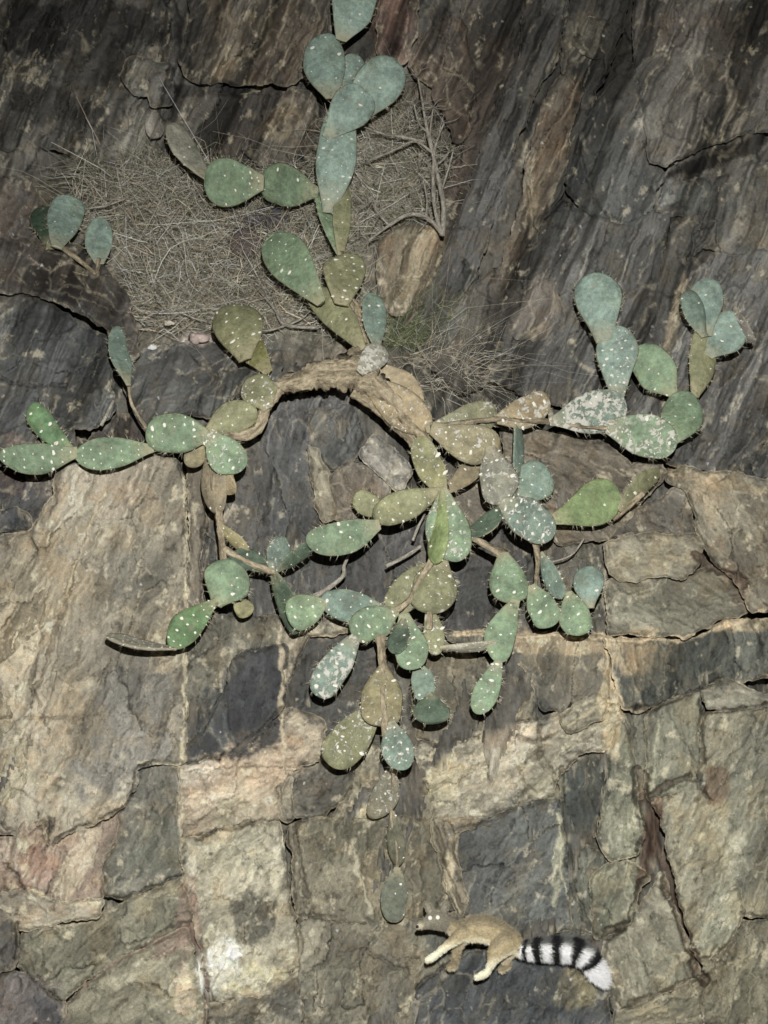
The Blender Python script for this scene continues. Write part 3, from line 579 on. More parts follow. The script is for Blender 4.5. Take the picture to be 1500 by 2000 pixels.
def build_rock(spec, idx):
    poly, off, tu, tv, col, ang, asp, amp, pale, crust, name, rnd = spec
    P = np.array(poly, float)
    for (lo, hi, ax) in ((0, 1500, 0), (0, 2000, 1)):
        P[:, ax] = np.where(P[:, ax] <= lo, P[:, ax] - 260, np.where(P[:, ax] >= hi, P[:, ax] + 260, P[:, ax]))
    uc, vc = P.mean(0)
    if vc > 1240 and name == 'rock_slab': off = .15 + (off - .15) * .8; crust = min(.7, crust + .12)
    if vc < 700 and uc > 850: off = .08 + (off - .08) * .45; crust = 0
    sp = 2.6
    pts = []
    for i in range(len(P)):
        a = P[i]; b = P[(i + 1) % len(P)]; n = max(1, int(np.hypot(*(b - a)) / (sp * 1.1)))
        for k in range(n): pts.append(a + (b - a) * k / n)
    B = np.array(pts)
    for it in range(3):                                                     # soften corners, then roughen the outline
        B = .5 * B + .25 * (np.roll(B, 1, 0) + np.roll(B, -1, 0))
    tan = np.roll(B, -1, 0) - np.roll(B, 1, 0); tan /= np.maximum(np.hypot(tan[:, 0], tan[:, 1]), 1e-6)[:, None]
    area = np.sum(B[:, 0] * np.roll(B[:, 1], -1) - np.roll(B[:, 0], -1) * B[:, 1])
    nrm = np.stack([tan[:, 1], -tan[:, 0]], 1) * (1 if area > 0 else -1)
    low = float(sstep(1150, 1260, np.array(vc)))
    grow = 5 + 1.2 * low + 6 * fbm(B[:, 0] / 55, B[:, 1] / 55, idx + 302, 2)
    B = B + nrm * grow[:, None] + np.stack([8 * fbm(B[:, 0] / 22, B[:, 1] / 22, idx + 300, 4, .62), 8 * fbm(B[:, 0] / 24, B[:, 1] / 24, idx + 301, 4, .6)], 1)
    lo = B.min(0); hi = B.max(0)
    gu, gv = np.meshgrid(np.arange(lo[0], hi[0], sp), np.arange(lo[1], hi[1], sp))
    gu = gu + (np.arange(gu.shape[0])[:, None] % 2) * sp / 2
    q = np.stack([gu.ravel(), gv.ravel()], 1) + RNG.uniform(-.7, .7, (gu.size, 2))
    ins = np.zeros(len(q), bool); n = len(B)
    for i in range(n):
        a = B[i]; b = B[(i + 1) % n]
        c = (a[1] > q[:, 1]) != (b[1] > q[:, 1])
        if c.any():
            x = (b[0] - a[0]) * (q[c, 1] - a[1]) / (b[1] - a[1]) + a[0]
            ins[c] ^= q[c, 0] < x
    q = q[ins]
    far = (q[:, 0] < -25) | (q[:, 0] > 1525) | (q[:, 1] < -25) | (q[:, 1] > 2025)
    q = q[~far | (RNG.random(len(q)) < .04)]
    e = seg_dist(q[:, 0], q[:, 1], B, True)
    q = q[e > sp * .55]
    allp = np.concatenate([B, q])
    out = delaunay_2d_cdt([Vector(p) for p in allp.tolist()], [], [list(range(n))], 1, 1e-4)
    V = np.array([tuple(p) for p in out[0]]); F = np.array([tuple(f) for f in out[2]], np.int64)
    u, v = V[:, 0], V[:, 1]
    edge = seg_dist(u, v, B, True)
    base = D(u, v) - off + tu * (u - uc) / 100 + tv * (v - vc) / 100
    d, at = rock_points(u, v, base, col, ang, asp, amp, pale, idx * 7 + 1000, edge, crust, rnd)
    # side walls running back into the cliff
    cnt = {}
    E = np.concatenate([F[:, [0, 1]], F[:, [1, 2]], F[:, [2, 0]]]); key = np.sort(E, 1)
    uq, inv, c = np.unique(key[:, 0] * 10000000 + key[:, 1], return_inverse=True, return_counts=True)
    be = E[c[inv] == 1]
    bv = np.unique(be); remap = {int(x): i for i, x in enumerate(bv)}
    top = PW(u, v, d)
    nV = len(V)
    d_mid = d[bv] + .05; d_back = d[bv] + max(.16, off + .16)
    ub = u[bv] + 1.2 * fbm(u[bv] / 9, v[bv] / 9, 5, 2); vb = v[bv] + 1.2 * fbm(u[bv] / 9, v[bv] / 9, 6, 2)
    mid = PW(ub, vb, d_mid); back = PW(ub, vb, d_back)
    nb = len(bv); m = np.array([remap[int(x)] for x in be.ravel()]).reshape(-1, 2)
    a, b = be[:, 0], be[:, 1]; am, bm_ = m[:, 0] + nV, m[:, 1] + nV; ab, bb = am + nb, bm_ + nb
    quads = np.concatenate([np.stack([b, a, am], 1), np.stack([b, am, bm_], 1), np.stack([bm_, am, ab], 1), np.stack([bm_, ab, bb], 1)])
    ex = {k: (t, np.concatenate([x, x[bv], x[bv]])) for k, (t, x) in at.items()}
    o = mesh_obj(name, np.concatenate([top, mid, back]), np.concatenate([F[:, ::-1] if signed(V, F) > 0 else F, quads]), ROCK, cliff, True, ex)
    return o
def signed(V, F):
    f = F[0]; a, b, c = V[f[0]], V[f[1]], V[f[2]]
    return (b[0] - a[0]) * (c[1] - a[1]) - (b[1] - a[1]) * (c[0] - a[0])
def colour_field():
    W, H = 420, 520
    fu, fv = np.meshgrid(np.arange(W) * 5 - 300., np.arange(H) * 5 - 300.)
    F = np.repeat(np.repeat(lin((80, 74, 68))[None, None], H, 0), W, 1)
    for sp in sorted(ROCKS, key=lambda r: r[1]):
        B = np.array(sp[0], float); ins = np.zeros(fu.shape, bool)
        for i in range(len(B)):
            a = B[i]; b = B[(i + 1) % len(B)]
            if a[1] == b[1]: continue
            c = (a[1] > fv) != (b[1] > fv)
            x = (b[0] - a[0]) * (fv - a[1]) / (b[1] - a[1]) + a[0]
            ins ^= c & (fu < x)
        F[ins] = lin(sp[4])
    for it in range(2):
        for ax in (0, 1): F = .5 * F + .25 * (np.roll(F, 1, ax) + np.roll(F, -1, ax))
    return F
FIELD = colour_field()
for i, s in enumerate(ROCKS): build_rock(s, i + 1)

# ------------------------------------------------------------------ tubes and blades
def unit(a): return a / max(np.linalg.norm(a), 1e-9)
def spline(pts, n=6):
    P = [np.array(p, float) for p in pts]; out = []
    for i in range(len(P) - 1):
        p0 = P[max(i - 1, 0)]; p1 = P[i]; p2 = P[i + 1]; p3 = P[min(i + 2, len(P) - 1)]
        for k in range(n):
            t = k / n; out.append(.5 * ((2 * p1) + (-p0 + p2) * t + (2 * p0 - 5 * p1 + 4 * p2 - p3) * t * t + (-p0 + 3 * p1 - 3 * p2 + p3) * t ** 3))
    out.append(P[-1]); return np.array(out)
def tube_data(pts4, sides=8, lump=.12, seed=1, n=6, flat=1.0):
    """pts4: x, y, z, radius per point -> verts, faces, texture coordinates"""
    Q = spline(pts4, n); V = []; RC = []; F = []; L = 0
    for i, q in enumerate(Q):
        p = q[:3]; tg = unit(Q[min(i + 1, len(Q) - 1)][:3] - Q[max(i - 1, 0)][:3])
        s1 = unit(np.cross(tg, FWD)); s2 = unit(np.cross(s1, tg))
        if i: L += np.linalg.norm(p - Q[i - 1][:3])
        for k in range(sides):
            a = 2 * math.pi * k / sides
            r = q[3] * (1 + lump * 2 * (float(vnoise(np.array(L * 22 + seed), np.array(k * 1.3 + seed), seed)) - .5) + lump * (float(vnoise(np.array(L * 90 + seed), np.array(k * 2.9 + seed), seed + 4)) - .5))
            V.append(p + s1 * math.cos(a) * r + s2 * math.sin(a) * r * flat); RC.append((math.cos(a) * q[3] * 4, math.sin(a) * q[3] * 4, L * .8 + seed))
    m = len(Q)
    for i in range(m - 1):
        for k in range(sides):
            a = i * sides + k; b = i * sides + (k + 1) % sides; F.append((a, b, b + sides, a + sides))
    F.append(tuple(range(sides))[::-1]); F.append(tuple((m - 1) * sides + k for k in range(sides)))
    return V, F, RC
def px(d): return T * d / 1000
def stem_pts(path, gap):
    """path: (u, v, half-width px[, gap])"""
    out = []
    for p in path:
        g = p[3] if len(p) > 3 else gap
        d = float(D(p[0], p[1])) - g; out.append((*PW(p[0], p[1], d), p[2] * px(d)))
    return out
def merge(parts):
    V = []; F = []; RC = []
    for v, f, r in parts:
        o = len(V); V += list(v); F += [tuple(i + o for i in q) for q in f]; RC += list(r)
    return V, F, RC
def tube_obj(name, paths, gap, mat, parent=None, sides=8, lump=.15, seed=1, flat=1.0):
    V, F, RC = merge([tube_data(stem_pts(p, gap), sides, lump, seed + i, 14 if sides == 16 else 6, flat) for i, p in enumerate(paths)])
    o = mesh_obj(name, np.array(V), F, mat, None, True, {'rc': ('FLOAT_VECTOR', np.array(RC))})
    if parent: adopt(o, parent)
    return o

# ------------------------------------------------------------------ prickly pear
def pad_profile(t, t0=.6, b0=.24, ex=1.25, sq=2.0):
    up = np.clip(1 - np.clip((t - t0) / (1 - t0), 0, 1) ** sq, 0, 1) ** (1 / sq)
    lo = b0 + (1 - b0) * np.sin(np.clip(t / t0, 0, 1) * math.pi / 2) ** ex
    return np.where(t > t0, up, lo)
NT, NA = 22, 18
TT = .5 - .5 * np.cos(np.linspace(0, 1, NT) * math.pi)
PADN = [0]
def pad(root, b, t, wpx, gap, col, roll=0, mottle=0., dots=14, spine=26, gapt=None, bend=.0, thick=.19, sub=True, dotsize=1.0):
    PADN[0] += 1; k = PADN[0]; rg = np.random.default_rng(k * 13 + 5)
    gapt = gap if gapt is None else gapt
    d0 = float(D(*b)) - gap; d1 = float(D(*t)) - gapt
    p0 = PW(b[0], b[1], d0); p1 = PW(t[0], t[1], d1); p0 = p0 - (p1 - p0) * .06
    ax = p1 - p0; L = np.linalg.norm(ax); ax = ax / L
    view = unit((p0 + p1) / 2 - CAM)
    w0 = unit(np.cross(ax, view)); n0 = np.cross(w0, ax)
    if n0 @ view > 0: n0 = -n0
    r = R(roll); wd = math.cos(r) * w0 + math.sin(r) * n0; nd = math.cos(r) * n0 - math.sin(r) * w0
    hw = 1.05 * wpx * px((d0 + d1) / 2) / 2 / max(math.cos(r), .28)
    th = max(.009, hw * thick); crv = rg.uniform(-.07, .07); shp = (rg.uniform(.52, .68), rg.uniform(.2, .34), rg.uniform(1.0, 1.5), rg.uniform(1.9, 2.5)); wrk = rg.uniform(.02, .06)
    def surf(tt, x, z):
        """tt along the pad, x in -1..1 across, z in -1..1 through"""
        pr = pad_profile(tt, *shp)
        lob = 1 + .12 * (vnoise(np.asarray(tt * 3.1 + k), np.asarray(np.sign(x) * 2.0 + k * .7), k) - .5) * 2
        tk = th * (.35 + .65 * pr) * np.where(tt > .97, np.sqrt(np.clip((1 - tt) / .03, 0, 1)), 1)
        lump = 1 + .25 * (vnoise(np.asarray(tt * 6 + k), np.asarray(x * 3 + k), k + 3) - .5)
        cup = bend * L * (4 * tt * (1 - tt)) + .10 * hw * (x * x) * math.sin(k * 1.7) + .02 * L * np.sin(tt * 5 + k) + wrk * hw * (vnoise(np.asarray(tt * 9 + k), np.asarray(x * 4 + k * 3), k + 8) - .5)
        return (p0 + np.multiply.outer(tt * L, ax) + np.multiply.outer(x * pr * hw * lob + crv * L * tt * (1 - tt) * 4, wd) + np.multiply.outer(z * tk * lump + cup, nd))
    V = []; al = []; rim = []
    ang = np.arange(NA) / NA * 2 * math.pi
    X = np.cos(ang); Z = np.sign(np.sin(ang)) * np.abs(np.sin(ang)) ** .8
    V = np.concatenate([surf(np.full(NA, tt), X, Z) for tt in TT]); al = np.repeat(TT, NA); rim = np.tile(np.abs(X), NT)
    F = [(i * NA + a, i * NA + (a + 1) % NA, (i + 1) * NA + (a + 1) % NA, (i + 1) * NA + a) for i in range(NT - 1) for a in range(NA)]
    F.append(tuple(range(NA))[::-1])
    o = mesh_obj('pad', V, F, PAD, None, True, {'along': ('FLOAT', al), 'rim': ('FLOAT', rim)})
    adopt(o, root)
    c = lin(col) * 1.9 * rg.uniform(.85, 1.12); o.color = (*c, mottle)
    if not sub: return o
    # wool tufts (areoles) in offset rows on the face and along the rim
    AV = []; AF = []; SV = []; SF = []
    def tuft(p, n, rr):
        s1 = unit(np.cross(n, ax + .3 * wd)); s2 = np.cross(n, s1); a0 = rg.uniform(0, 6.3); i0 = len(AV); el = rg.uniform(.7, 1.9)
        for q in range(6):
            a = a0 + q * math.pi / 3; j = rg.uniform(.7, 1.2); AV.append(p + (s1 * math.cos(a) * el + s2 * math.sin(a)) * rr * j)
        AV.append(p + n * rr * .7)
        for q in range(6): AF.append((i0 + q, i0 + (q + 1) % 6, i0 + 6))
    def spin(p, dr, ln, rr=.00065):
        s1 = unit(np.cross(dr, nd + .1 * wd)); s2 = np.cross(dr, s1); i0 = len(SV)
        for q in range(3):
            a = q * 2.094; SV.append(p + (s1 * math.cos(a) + s2 * math.sin(a)) * rr)
        SV.append(p + dr * ln); SF.extend([(i0, i0 + 1, i0 + 3), (i0 + 1, i0 + 2, i0 + 3), (i0 + 2, i0, i0 + 3)])
    rows = max(3, int(L / .036)); cols = max(2, int(hw * 2 / .036))
    cand = []
    for i in range(rows):
        for j in range(cols + 1):
            tt = (i + .6 + rg.uniform(-.18, .18)) / (rows + .4); x = ((j + (.5 if i % 2 else 0)) / max(cols, 1) * 2 - 1) * .92 + rg.uniform(-.08, .08)
            if abs(x) < .9 and .08 < tt < .97: cand.append((tt, x))
    rg.shuffle(cand)
    for q, (tt, x) in enumerate(cand):
        z = math.sqrt(max(1 - x * x, 0)) ** .8
        p = surf(np.array([tt]), np.array([x]), np.array([z]))[0]; n = unit(nd + .25 * x * wd)
        big = q < dots
        if not big and rg.random() < .7: continue
        tuft(p, n, (rg.choice((.0026, .0036, .0050, .0066), p=(.35, .35, .2, .1)) * rg.uniform(.8, 1.2) if big else rg.uniform(.0009, .0016)) * dotsize)
        for _ in range(2): spin(p, unit(n + .7 * rg.normal(size=3)), rg.uniform(.008, .02), .0005)
    for q in range(int(spine * .7)):
        tt = rg.uniform(.12, 1.0); sgn = rg.choice((-1, 1)); p = surf(np.array([tt]), np.array([sgn * 1.0]), np.array([0.]))[0]
        out = unit(wd * sgn * (1.2 - tt) + ax * max(tt - .45, 0) * 1.6)
        for _ in range(2): spin(p, unit(out + .45 * rg.normal(size=3)), rg.uniform(.012, .03))
        if q % 3 == 0: tuft(p, unit(out + .6 * nd), rg.uniform(.0018, .0032) * dotsize)
    if not AV: return o
    a = mesh_obj('areoles', np.array(AV), AF, AREOLE, None, True); a.parent = o; a['kind'] = 'stuff'
    if SV:
        sp = mesh_obj('spines', np.array(SV), SF, SPINE, None, False); sp.parent = o; sp['kind'] = 'stuff'
    return o

GR = (97, 113, 91); BL = (111, 127, 117); OL = (106, 107, 82); TN = (126, 114, 90); DK = (66, 78, 65); GY = (114, 114, 102); TE = (94, 108, 98)
cac = empty('prickly_pear_cactus', PW(770, 760, float(D(770, 760)) - .1))
tag(cac, 'sprawling prickly pear cactus with hanging chains of pads rooted on the rock ledge', 'cactus')
P_ = lambda *a, **k: pad(cac, *a, **k)
# upper chain
P_((668,74),(706,-48),86,.36,BL, dots=3); P_((648,186),(636,66),82,.36,BL, dots=5); P_((686,186),(693,105),54,.30,BL, roll=25, dots=8)
P_((692,226),(776,120),94,.40,BL, dots=2, spine=34); P_((640,264),(714,174),78,.42,BL, dots=2); P_((642,402),(664,196),78,.36,BL, dots=34)
P_((616,374),(508,349),76,.36,GR, dots=4); P_((510,357),(400,354),92,.40,GR, dots=16); P_((403,346),(334,243),42,.40,GY, roll=45, dots=3, spine=36)
P_((668,496),(622,368),30,.30,GR, roll=50, dots=10); P_((668,494),(672,354),38,.33,OL, roll=20, dots=4)
P_((622,584),(526,462),86,.38,GR, dots=14); P_((668,590),(692,495),80,.38,OL, dots=16)
P_((704,676),(602,562),56,.32,OL, dots=6); P_((716,672),(684,586),34,.28,TN, dots=3); P_((736,676),(728,576),47,.38,TE, roll=20, dots=4, spine=36)
P_((706,724),(752,680),50,.42,GY, mottle=1.0, dots=14); P_((476,694),(440,597),88,.34,OL, dots=16); P_((522,724),(470,650),56,.28,(92,92,60), dots=6)
P_((522,796),(490,736),66,.34,OL, dots=16, mottle=.35); 
# left arm
P_((408,842),(502,800),64,.34,OL, dots=6); P_((402,852),(284,850),78,.36,GR, dots=16); P_((292,876),(147,890),60,.36,GR, dots=18); P_((142,884),(-4,889),60,.38,GR, dots=18); P_((140,878),(60,788),48,.34,(84,108,78), dots=6, spine=36)
P_((249,748),(231,636),38,.32,TE, roll=25, dots=3, spine=40); P_((410,852),(474,918),68,.38,GR, dots=22, mottle=.35); P_((392,862),(368,912),38,.30,(112,106,84), dots=0, spine=0, thick=.06)
P_((414,862),(426,1004),46,.33,(118,110,92), roll=35, dots=2, spine=0, thick=.06); P_((436,890),(454,966),34,.35,(118,108,86), dots=0, roll=40, spine=0, thick=.06); P_((434,1028),(484,1080),24,.34,(118,112,84), roll=30, dots=8)
P_((424,1178),(456,1094),92,.38,GR, dots=4); P_((418,1178),(331,1264),56,.40,(82,104,72), dots=18); P_((337,1268),(206,1246),18,.40,(112,110,98), roll=72, dots=20, mottle=.4, spine=40)
P_((536,1116),(448,1088),42,.34,DK, dots=6, roll=20); P_((536,1116),(556,1048),48,.36,TE, dots=4, roll=30, mottle=.25, spine=36); P_((540,1116),(608,1068),30,.34,DK, roll=40, dots=3); P_((536,1120),(580,1238),40,.34,DK, roll=45, dots=3)
P_((634,1178),(563,1212),70,.40,GR, dots=8); P_((748,1190),(626,1170),60,.40,TE, dots=16); P_((462,1168),(486,1204),36,.28,(110,108,80), dots=0, spine=0, thick=.06)
# centre
P_((734,1026),(598,1058),64,.40,GR, dots=8, mottle=.15); P_((852,960),(728,1010),62,.38,OL, dots=14); P_((744,1002),(692,966),46,.30,OL, dots=4)
P_((866,964),(818,852),56,.36,(116,116,86), dots=12, mottle=.35); P_((868,966),(894,1098),86,.42,GR, dots=20, mottle=.45); P_((862,968),(852,1102),36,.44,(104,116,78), roll=40, dots=6)
P_((862,1096),(826,1196),86,.40,OL, dots=18, mottle=.15); P_((846,1104),(758,1194),66,.36,OL, dots=10, mottle=.2)
P_((772,1196),(686,1238),66,.42,GR, dots=18); P_((690,1250),(618,1358),62,.42,TE, dots=10, mottle=.85); P_((790,1206),(810,1308),64,.44,GR, dots=10); P_((788,1212),(772,1278),38,.46,DK, roll=25, dots=2, spine=36)
P_((838,1192),(852,1280),42,.38,OL, dots=10, mottle=.35); P_((866,1268),(972,1258),16,.40,(156,154,138), roll=72, dots=16, mottle=.5, spine=40)
P_((1006,1178),(972,1294),60,.40,GR, dots=6); P_((972,1296),(930,1394),46,.42,GR, dots=14, mottle=.25); P_((984,1086),(1012,1174),74,.38,GR, dots=8)
P_((1060,1084),(1100,1168),36,.38,TE, roll=30, dots=5, spine=36); P_((1040,1148),(1080,1224),62,.40,GR, dots=8); P_((1112,1160),(1138,1240),62,.42,GR, dots=6); P_((1154,1182),(1152,1104),58,.44,BL, dots=1)
P_((986,984),(1080,1050),76,.44,TE, dots=30, mottle=.5); P_((992,986),(918,1048),36,.42,DK, roll=35, dots=3); P_((1012,976),(1060,906),74,.36,TE, dots=10); P_((958,878),(976,986),72,.42,GY, dots=14, mottle=.5); P_((1010,978),(1008,822),18,.38,TE, roll=65, dots=5)
# right arm
P_((840,836),(970,800),60,.36,(112,112,90), dots=8, mottle=.4); P_((850,838),(978,876),76,.40,(122,116,92), dots=20, mottle=.35); P_((974,818),(1074,780),64,.40,TN, dots=14, mottle=.75); P_((1080,822),(1222,790),80,.42,TE, dots=14, mottle=1.0)
P_((1206,770),(1204,637),74,.42,BL, dots=44, mottle=.35, spine=40); P_((1180,658),(1158,532),92,.44,BL, dots=0, spine=60); P_((1314,768),(1244,678),76,.40,GR, dots=4); P_((1194,834),(1322,870),82,.46,GR, dots=16, mottle=.85)
P_((1304,868),(1346,764),76,.42,GR, dots=8); P_((1358,768),(1382,636),56,.40,OL, roll=25, dots=4, spine=40); P_((1386,692),(1442,614),74,.40,BL, dots=3); P_((1378,650),(1386,546),70,.42,BL, dots=2); P_((1376,652),(1344,566),38,.44,TE, roll=35, dots=2, spine=40)
P_((1436,604),(1470,670),26,.42,(102,98,92), roll=45, dots=8, mottle=.3, spine=44)
P_((1084,1012),(1208,958),84,.36,(100,114,78), dots=2); P_((1212,992),(1288,918),34,.34,OL, roll=30, dots=4)
# lower chain
P_((748,1308),(744,1418),80,.40,(116,110,84), dots=8, mottle=.25); P_((732,1386),(642,1494),80,.36,OL, dots=16, mottle=.45); P_((766,1414),(792,1504),60,.42,TE, dots=12, mottle=.4); P_((764,1504),(724,1598),52,.19,(98,96,82), dots=5, mottle=.5, spine=4, thick=.1)
P_((766,1590),(776,1692),32,.19,(86,86,72), roll=20, dots=3, spine=4, thick=.1); P_((776,1700),(768,1802),50,.21,(84,88,76), dots=3, spine=4, thick=.1); P_((816,1300),(832,1368),46,.36,TE, dots=3); P_((842,1356),(846,1414),70,.40,DK, dots=2, spine=30)
# old wood
P_((716,746),(840,836),74,.34,(128,116,92), dots=12, mottle=.5); P_((712,714),(824,796),58,.26,(122,112,92), dots=4)
P_((866,962),(948,894),38,.28,(112,104,84), dots=3)
WS = [
 [(528,778,6),(548,756,13),(585,744,20),(630,732,26),(690,728,31),(735,742,26)], [(728,744,20),(780,800,18),(826,848,13),(842,885,10),(866,962,9)],
 [(545,758,14),(522,790,11),(506,832,11),(470,852,10),(408,850,8),(360,864,6),(310,878,5)], [(688,766,9,.30),(740,800,9,.30),(790,846,10,.30),(836,894,7,.30)],
 [(700,684,11),(690,700,15),(704,724,15),(720,740,16)], [(842,838,9,.39),(905,827,5,.405),(970,819,5,.41),(1030,822,4,.41),(1080,824,6,.42),(1140,834,3,.42),(1196,836,4,.43)],
 [(864,962,9,.42),(862,1020,3,.43),(848,1085,6,.42),(822,1130,5,.415),(800,1170,5,.415),(768,1196,7,.42)], [(412,856,9),(422,940,10),(428,1010,8),(434,1060,7),(436,1096,6)],
 [(922,1048,5,.42),(950,1066,6,.40),(986,1088,10,.38)], [(1046,1062,7,.38),(1050,1100,4,.38),(1044,1152,4,.38)], [(740,1240,10,.42),(744,1275,9,.41),(748,1312,9,.40),(747,1360,4,.41),(752,1415,8,.41),(758,1470,5,.36),(768,1502,4,.26),(766,1550,2.5,.20),(764,1600,3,.20),(774,1640,2.5,.20),(776,1700,3,.21)],
 [(840,1190,6,.40),(838,1230,6,.40)], [(250,748,3,.32),(256,785,3,.32),(272,815,3,.33),(290,842,4,.34)], [(1195,1012,9,.32),(1225,990,8,.33),(1256,962,6,.34)], [(668,492,6,.32),(680,540,5,.32),(688,600,8,.30),(712,672,9,.30)],
 [(536,1118,6,.36),(500,1105,6,.35),(460,1085,6,.35),(438,1070,5,.34)], [(1086,1012,10,.34),(1130,1004,8,.33),(1090,1020,6,.2)],
]
for i, pth in enumerate(WS):
    tube_obj('woody_stem', [pth], .33, WOOD, cac, 16 if i in (0, 1, 3, 4) else 10, .42, 40 + i, .6)

cac2 = empty('prickly_pear_cactus', PW(192, 548, float(D(192, 548)) - .1))
tag(cac2, 'small blue-green prickly pear with three pads above the dark left boulder', 'cactus')
pad(cac2, (96,482), (80,402), 62, .22, (56,70,56), dots=0); pad(cac2, (112,480), (142,384), 66, .27, BL, dots=2); pad(cac2, (194,512), (196,428), 52, .26, BL, dots=1)
tube_obj('woody_stem', [[(192,552,4),(190,528,5),(194,508,6)]], .26, WOOD, cac2, 8, .2, 91); tube_obj('woody_stem', [[(188,536,4),(150,505,5),(114,478,6)]], .25, WOOD, cac2, 8, .2, 92)

# ------------------------------------------------------------------ dry grass, shrub, twigs
def blades(name, n, place, length, width, cols, lean, seed, lift=.02):
    rg = np.random.default_rng(seed); V = []; F = []; C = []
    SEG = 6
    for i in range(n):
        u, v = place(rg); d = float(D(u, v)) + .05 - rg.uniform(0, lift)
        p = PW(u, v, d); dr = unit(rg.normal(size=3) * np.array((1, .5, .6)) + lean(u, v, rg)); ln = rg.uniform(*length)
        cv = rg.normal(size=3) * 1.1 + np.array((0, 0, -.25)); cw = rg.normal(size=3) * .34; ph = rg.uniform(0, 6); wd = rg.uniform(*width); c = lin(cols[rg.integers(len(cols))]) * 2.9 * rg.uniform(.5, 1.4)
        i0 = len(V); side = unit(np.cross(dr, FWD + .8 * rg.normal(size=3)))
        for k in range(SEG + 1):
            t = k / SEG; q = p + dr * ln * t + cv * ln * .5 * t * t + cw * ln * math.sin(5.5 * t + ph) * t; w_ = wd * (1 - .75 * t)
            V += [q + side * w_, q - side * w_]; C += [(*c, 1), (*c, 1)]
        for k in range(SEG): a = i0 + 2 * k; F.append((a, a + 1, a + 3, a + 2))
    return mesh_obj(name, np.array(V), np.array(F), STRAW, None, True, {'col': ('FLOAT_COLOR', np.clip(np.array(C), 0, .7))})
def in_blobs(bl):
    wts = np.array([b[2] * b[3] for b in bl], float); wts /= wts.sum()
    def f(rg):
        b = bl[rg.choice(len(bl), p=wts)]; a = rg.uniform(0, 6.283); r = math.sqrt(rg.random())
        return b[0] + b[2] * r * math.cos(a), b[1] + b[3] * r * math.sin(a)
    return f
STR = [(124,120,108), (108,105,95), (92,90,78), (144,139,126), (84,85,70), (98,93,84)]
g1 = blades('dry_grass', 8200, in_blobs([(330,400,190,90), (430,520,190,110), (600,430,110,110), (750,350,100,125), (790,300,60,90), (740,400,90,60), (250,350,130,40), (430,620,130,30), (330,600,70,50), (660,600,80,60)]), (.04, .2), (.0008, .0021), STR, lambda u, v, rg: np.array((rg.uniform(-1, 1), -.5, .25)), 5, .09)
tag(g1, 'tangled dry grass covering the soil pocket behind the cactus', 'grass', kind='stuff')
g4 = blades('dry_stalks', 650, in_blobs([(330,400,190,90), (430,520,190,110), (560,600,110,50), (740,360,100,110), (300,600,60,50)]), (.08, .22), (.0014, .0030), [(150,142,124), (128,120,106), (110,100,86)], lambda u, v, rg: np.array((rg.uniform(-1.4, 1.4), -.5, .1)), 15, .12)
tag(g4, 'stout pale dead stalks strewn through the dry grass', 'stalks', kind='stuff')
g2 = blades('green_grass', 1100, in_blobs([(840,640,60,34), (780,650,50,30)]), (.05, .15), (.0007, .0014), [(70,78,58), (84,88,66), (58,64,48), (104,104,80)], lambda u, v, rg: np.array((rg.uniform(-.6, 1), -.6, .5)), 6, .08)
tag(g2, 'dark green grass tuft beside the cactus root', 'grass', kind='stuff')
g3 = blades('straw_wisps', 260, in_blobs([(850,700,60,26), (870,740,40,40)]), (.14, .3), (.0006, .0011), [(140,132,116), (118,112,98)], lambda u, v, rg: np.array((1.2, -.9, .2)), 8, .06)
tag(g3, 'thin pale straw wisps drooping right of the cactus root', 'grass', kind='stuff')

sh = empty('dry_shrub', PW(862, 458, float(D(862, 458)) - .05))
tag(sh, 'leafless pale shrub branching up beside the upper cactus pads', 'shrub')
BR = [[(864,460,4.5),(866,400,4),(852,330,3.5),(836,262,3),(826,205,2),(816,150,1.2)], [(862,456,3.5),(848,400,3),(846,330,2.5),(852,280,2),(868,240,1)], [(864,458,4),(838,428,3.4),(800,418,3),(760,440,2.4),(720,470,1.6)], [(846,300,2.5),(812,276,2.3),(780,288,2),(745,304,1.6),(715,316,1)],
      [(828,276,2.2),(790,268,2),(750,262,1.6),(706,246,1.2)], [(832,426,2),(834,390,1.8),(826,350,1.4)], [(838,260,2),(818,240,1.6),(808,200,1)], [(856,320,2),(872,304,1.4),(876,296,.8)], [(848,300,2),(840,262,1.6),(846,210,1.1)], [(860,380,2),(876,330,1.5),(886,290,1)], [(760,440,2),(742,420,1.4),(726,396,1)]]
for i, b in enumerate(BR): tube_obj('branch', [[(q[0], q[1], q[2] * 1.25) for q in b]], .24, TWIG, sh, 6, .2, 200 + i)
rg = np.random.default_rng(44); TP = []
for i in range(150):
    b = BR[rg.integers(len(BR))]; q = b[rg.integers(1, len(b))]; a = rg.uniform(0, 6.28); l = rg.uniform(14, 46); g0 = .22 + rg.uniform(-.05, .07)
    u1, v1 = q[0] + l * math.cos(a), q[1] + l * math.sin(a) * .8
    TP.append([(q[0], q[1], .9, .22), ((q[0] + u1) / 2 + rg.uniform(-6, 6), (q[1] + v1) / 2 + rg.uniform(-6, 6), .7, g0), (u1, v1, .35, g0 + rg.uniform(-.03, .03))])
V, F, RC = merge([tube_data(stem_pts(p, .22), 3, .1, 300, 3) for p in TP])
tw = mesh_obj('twiglets', np.array(V), F, TWIG, None, True, {'rc': ('FLOAT_VECTOR', np.array(RC))}); adopt(tw, sh); tw['kind'] = 'stuff'

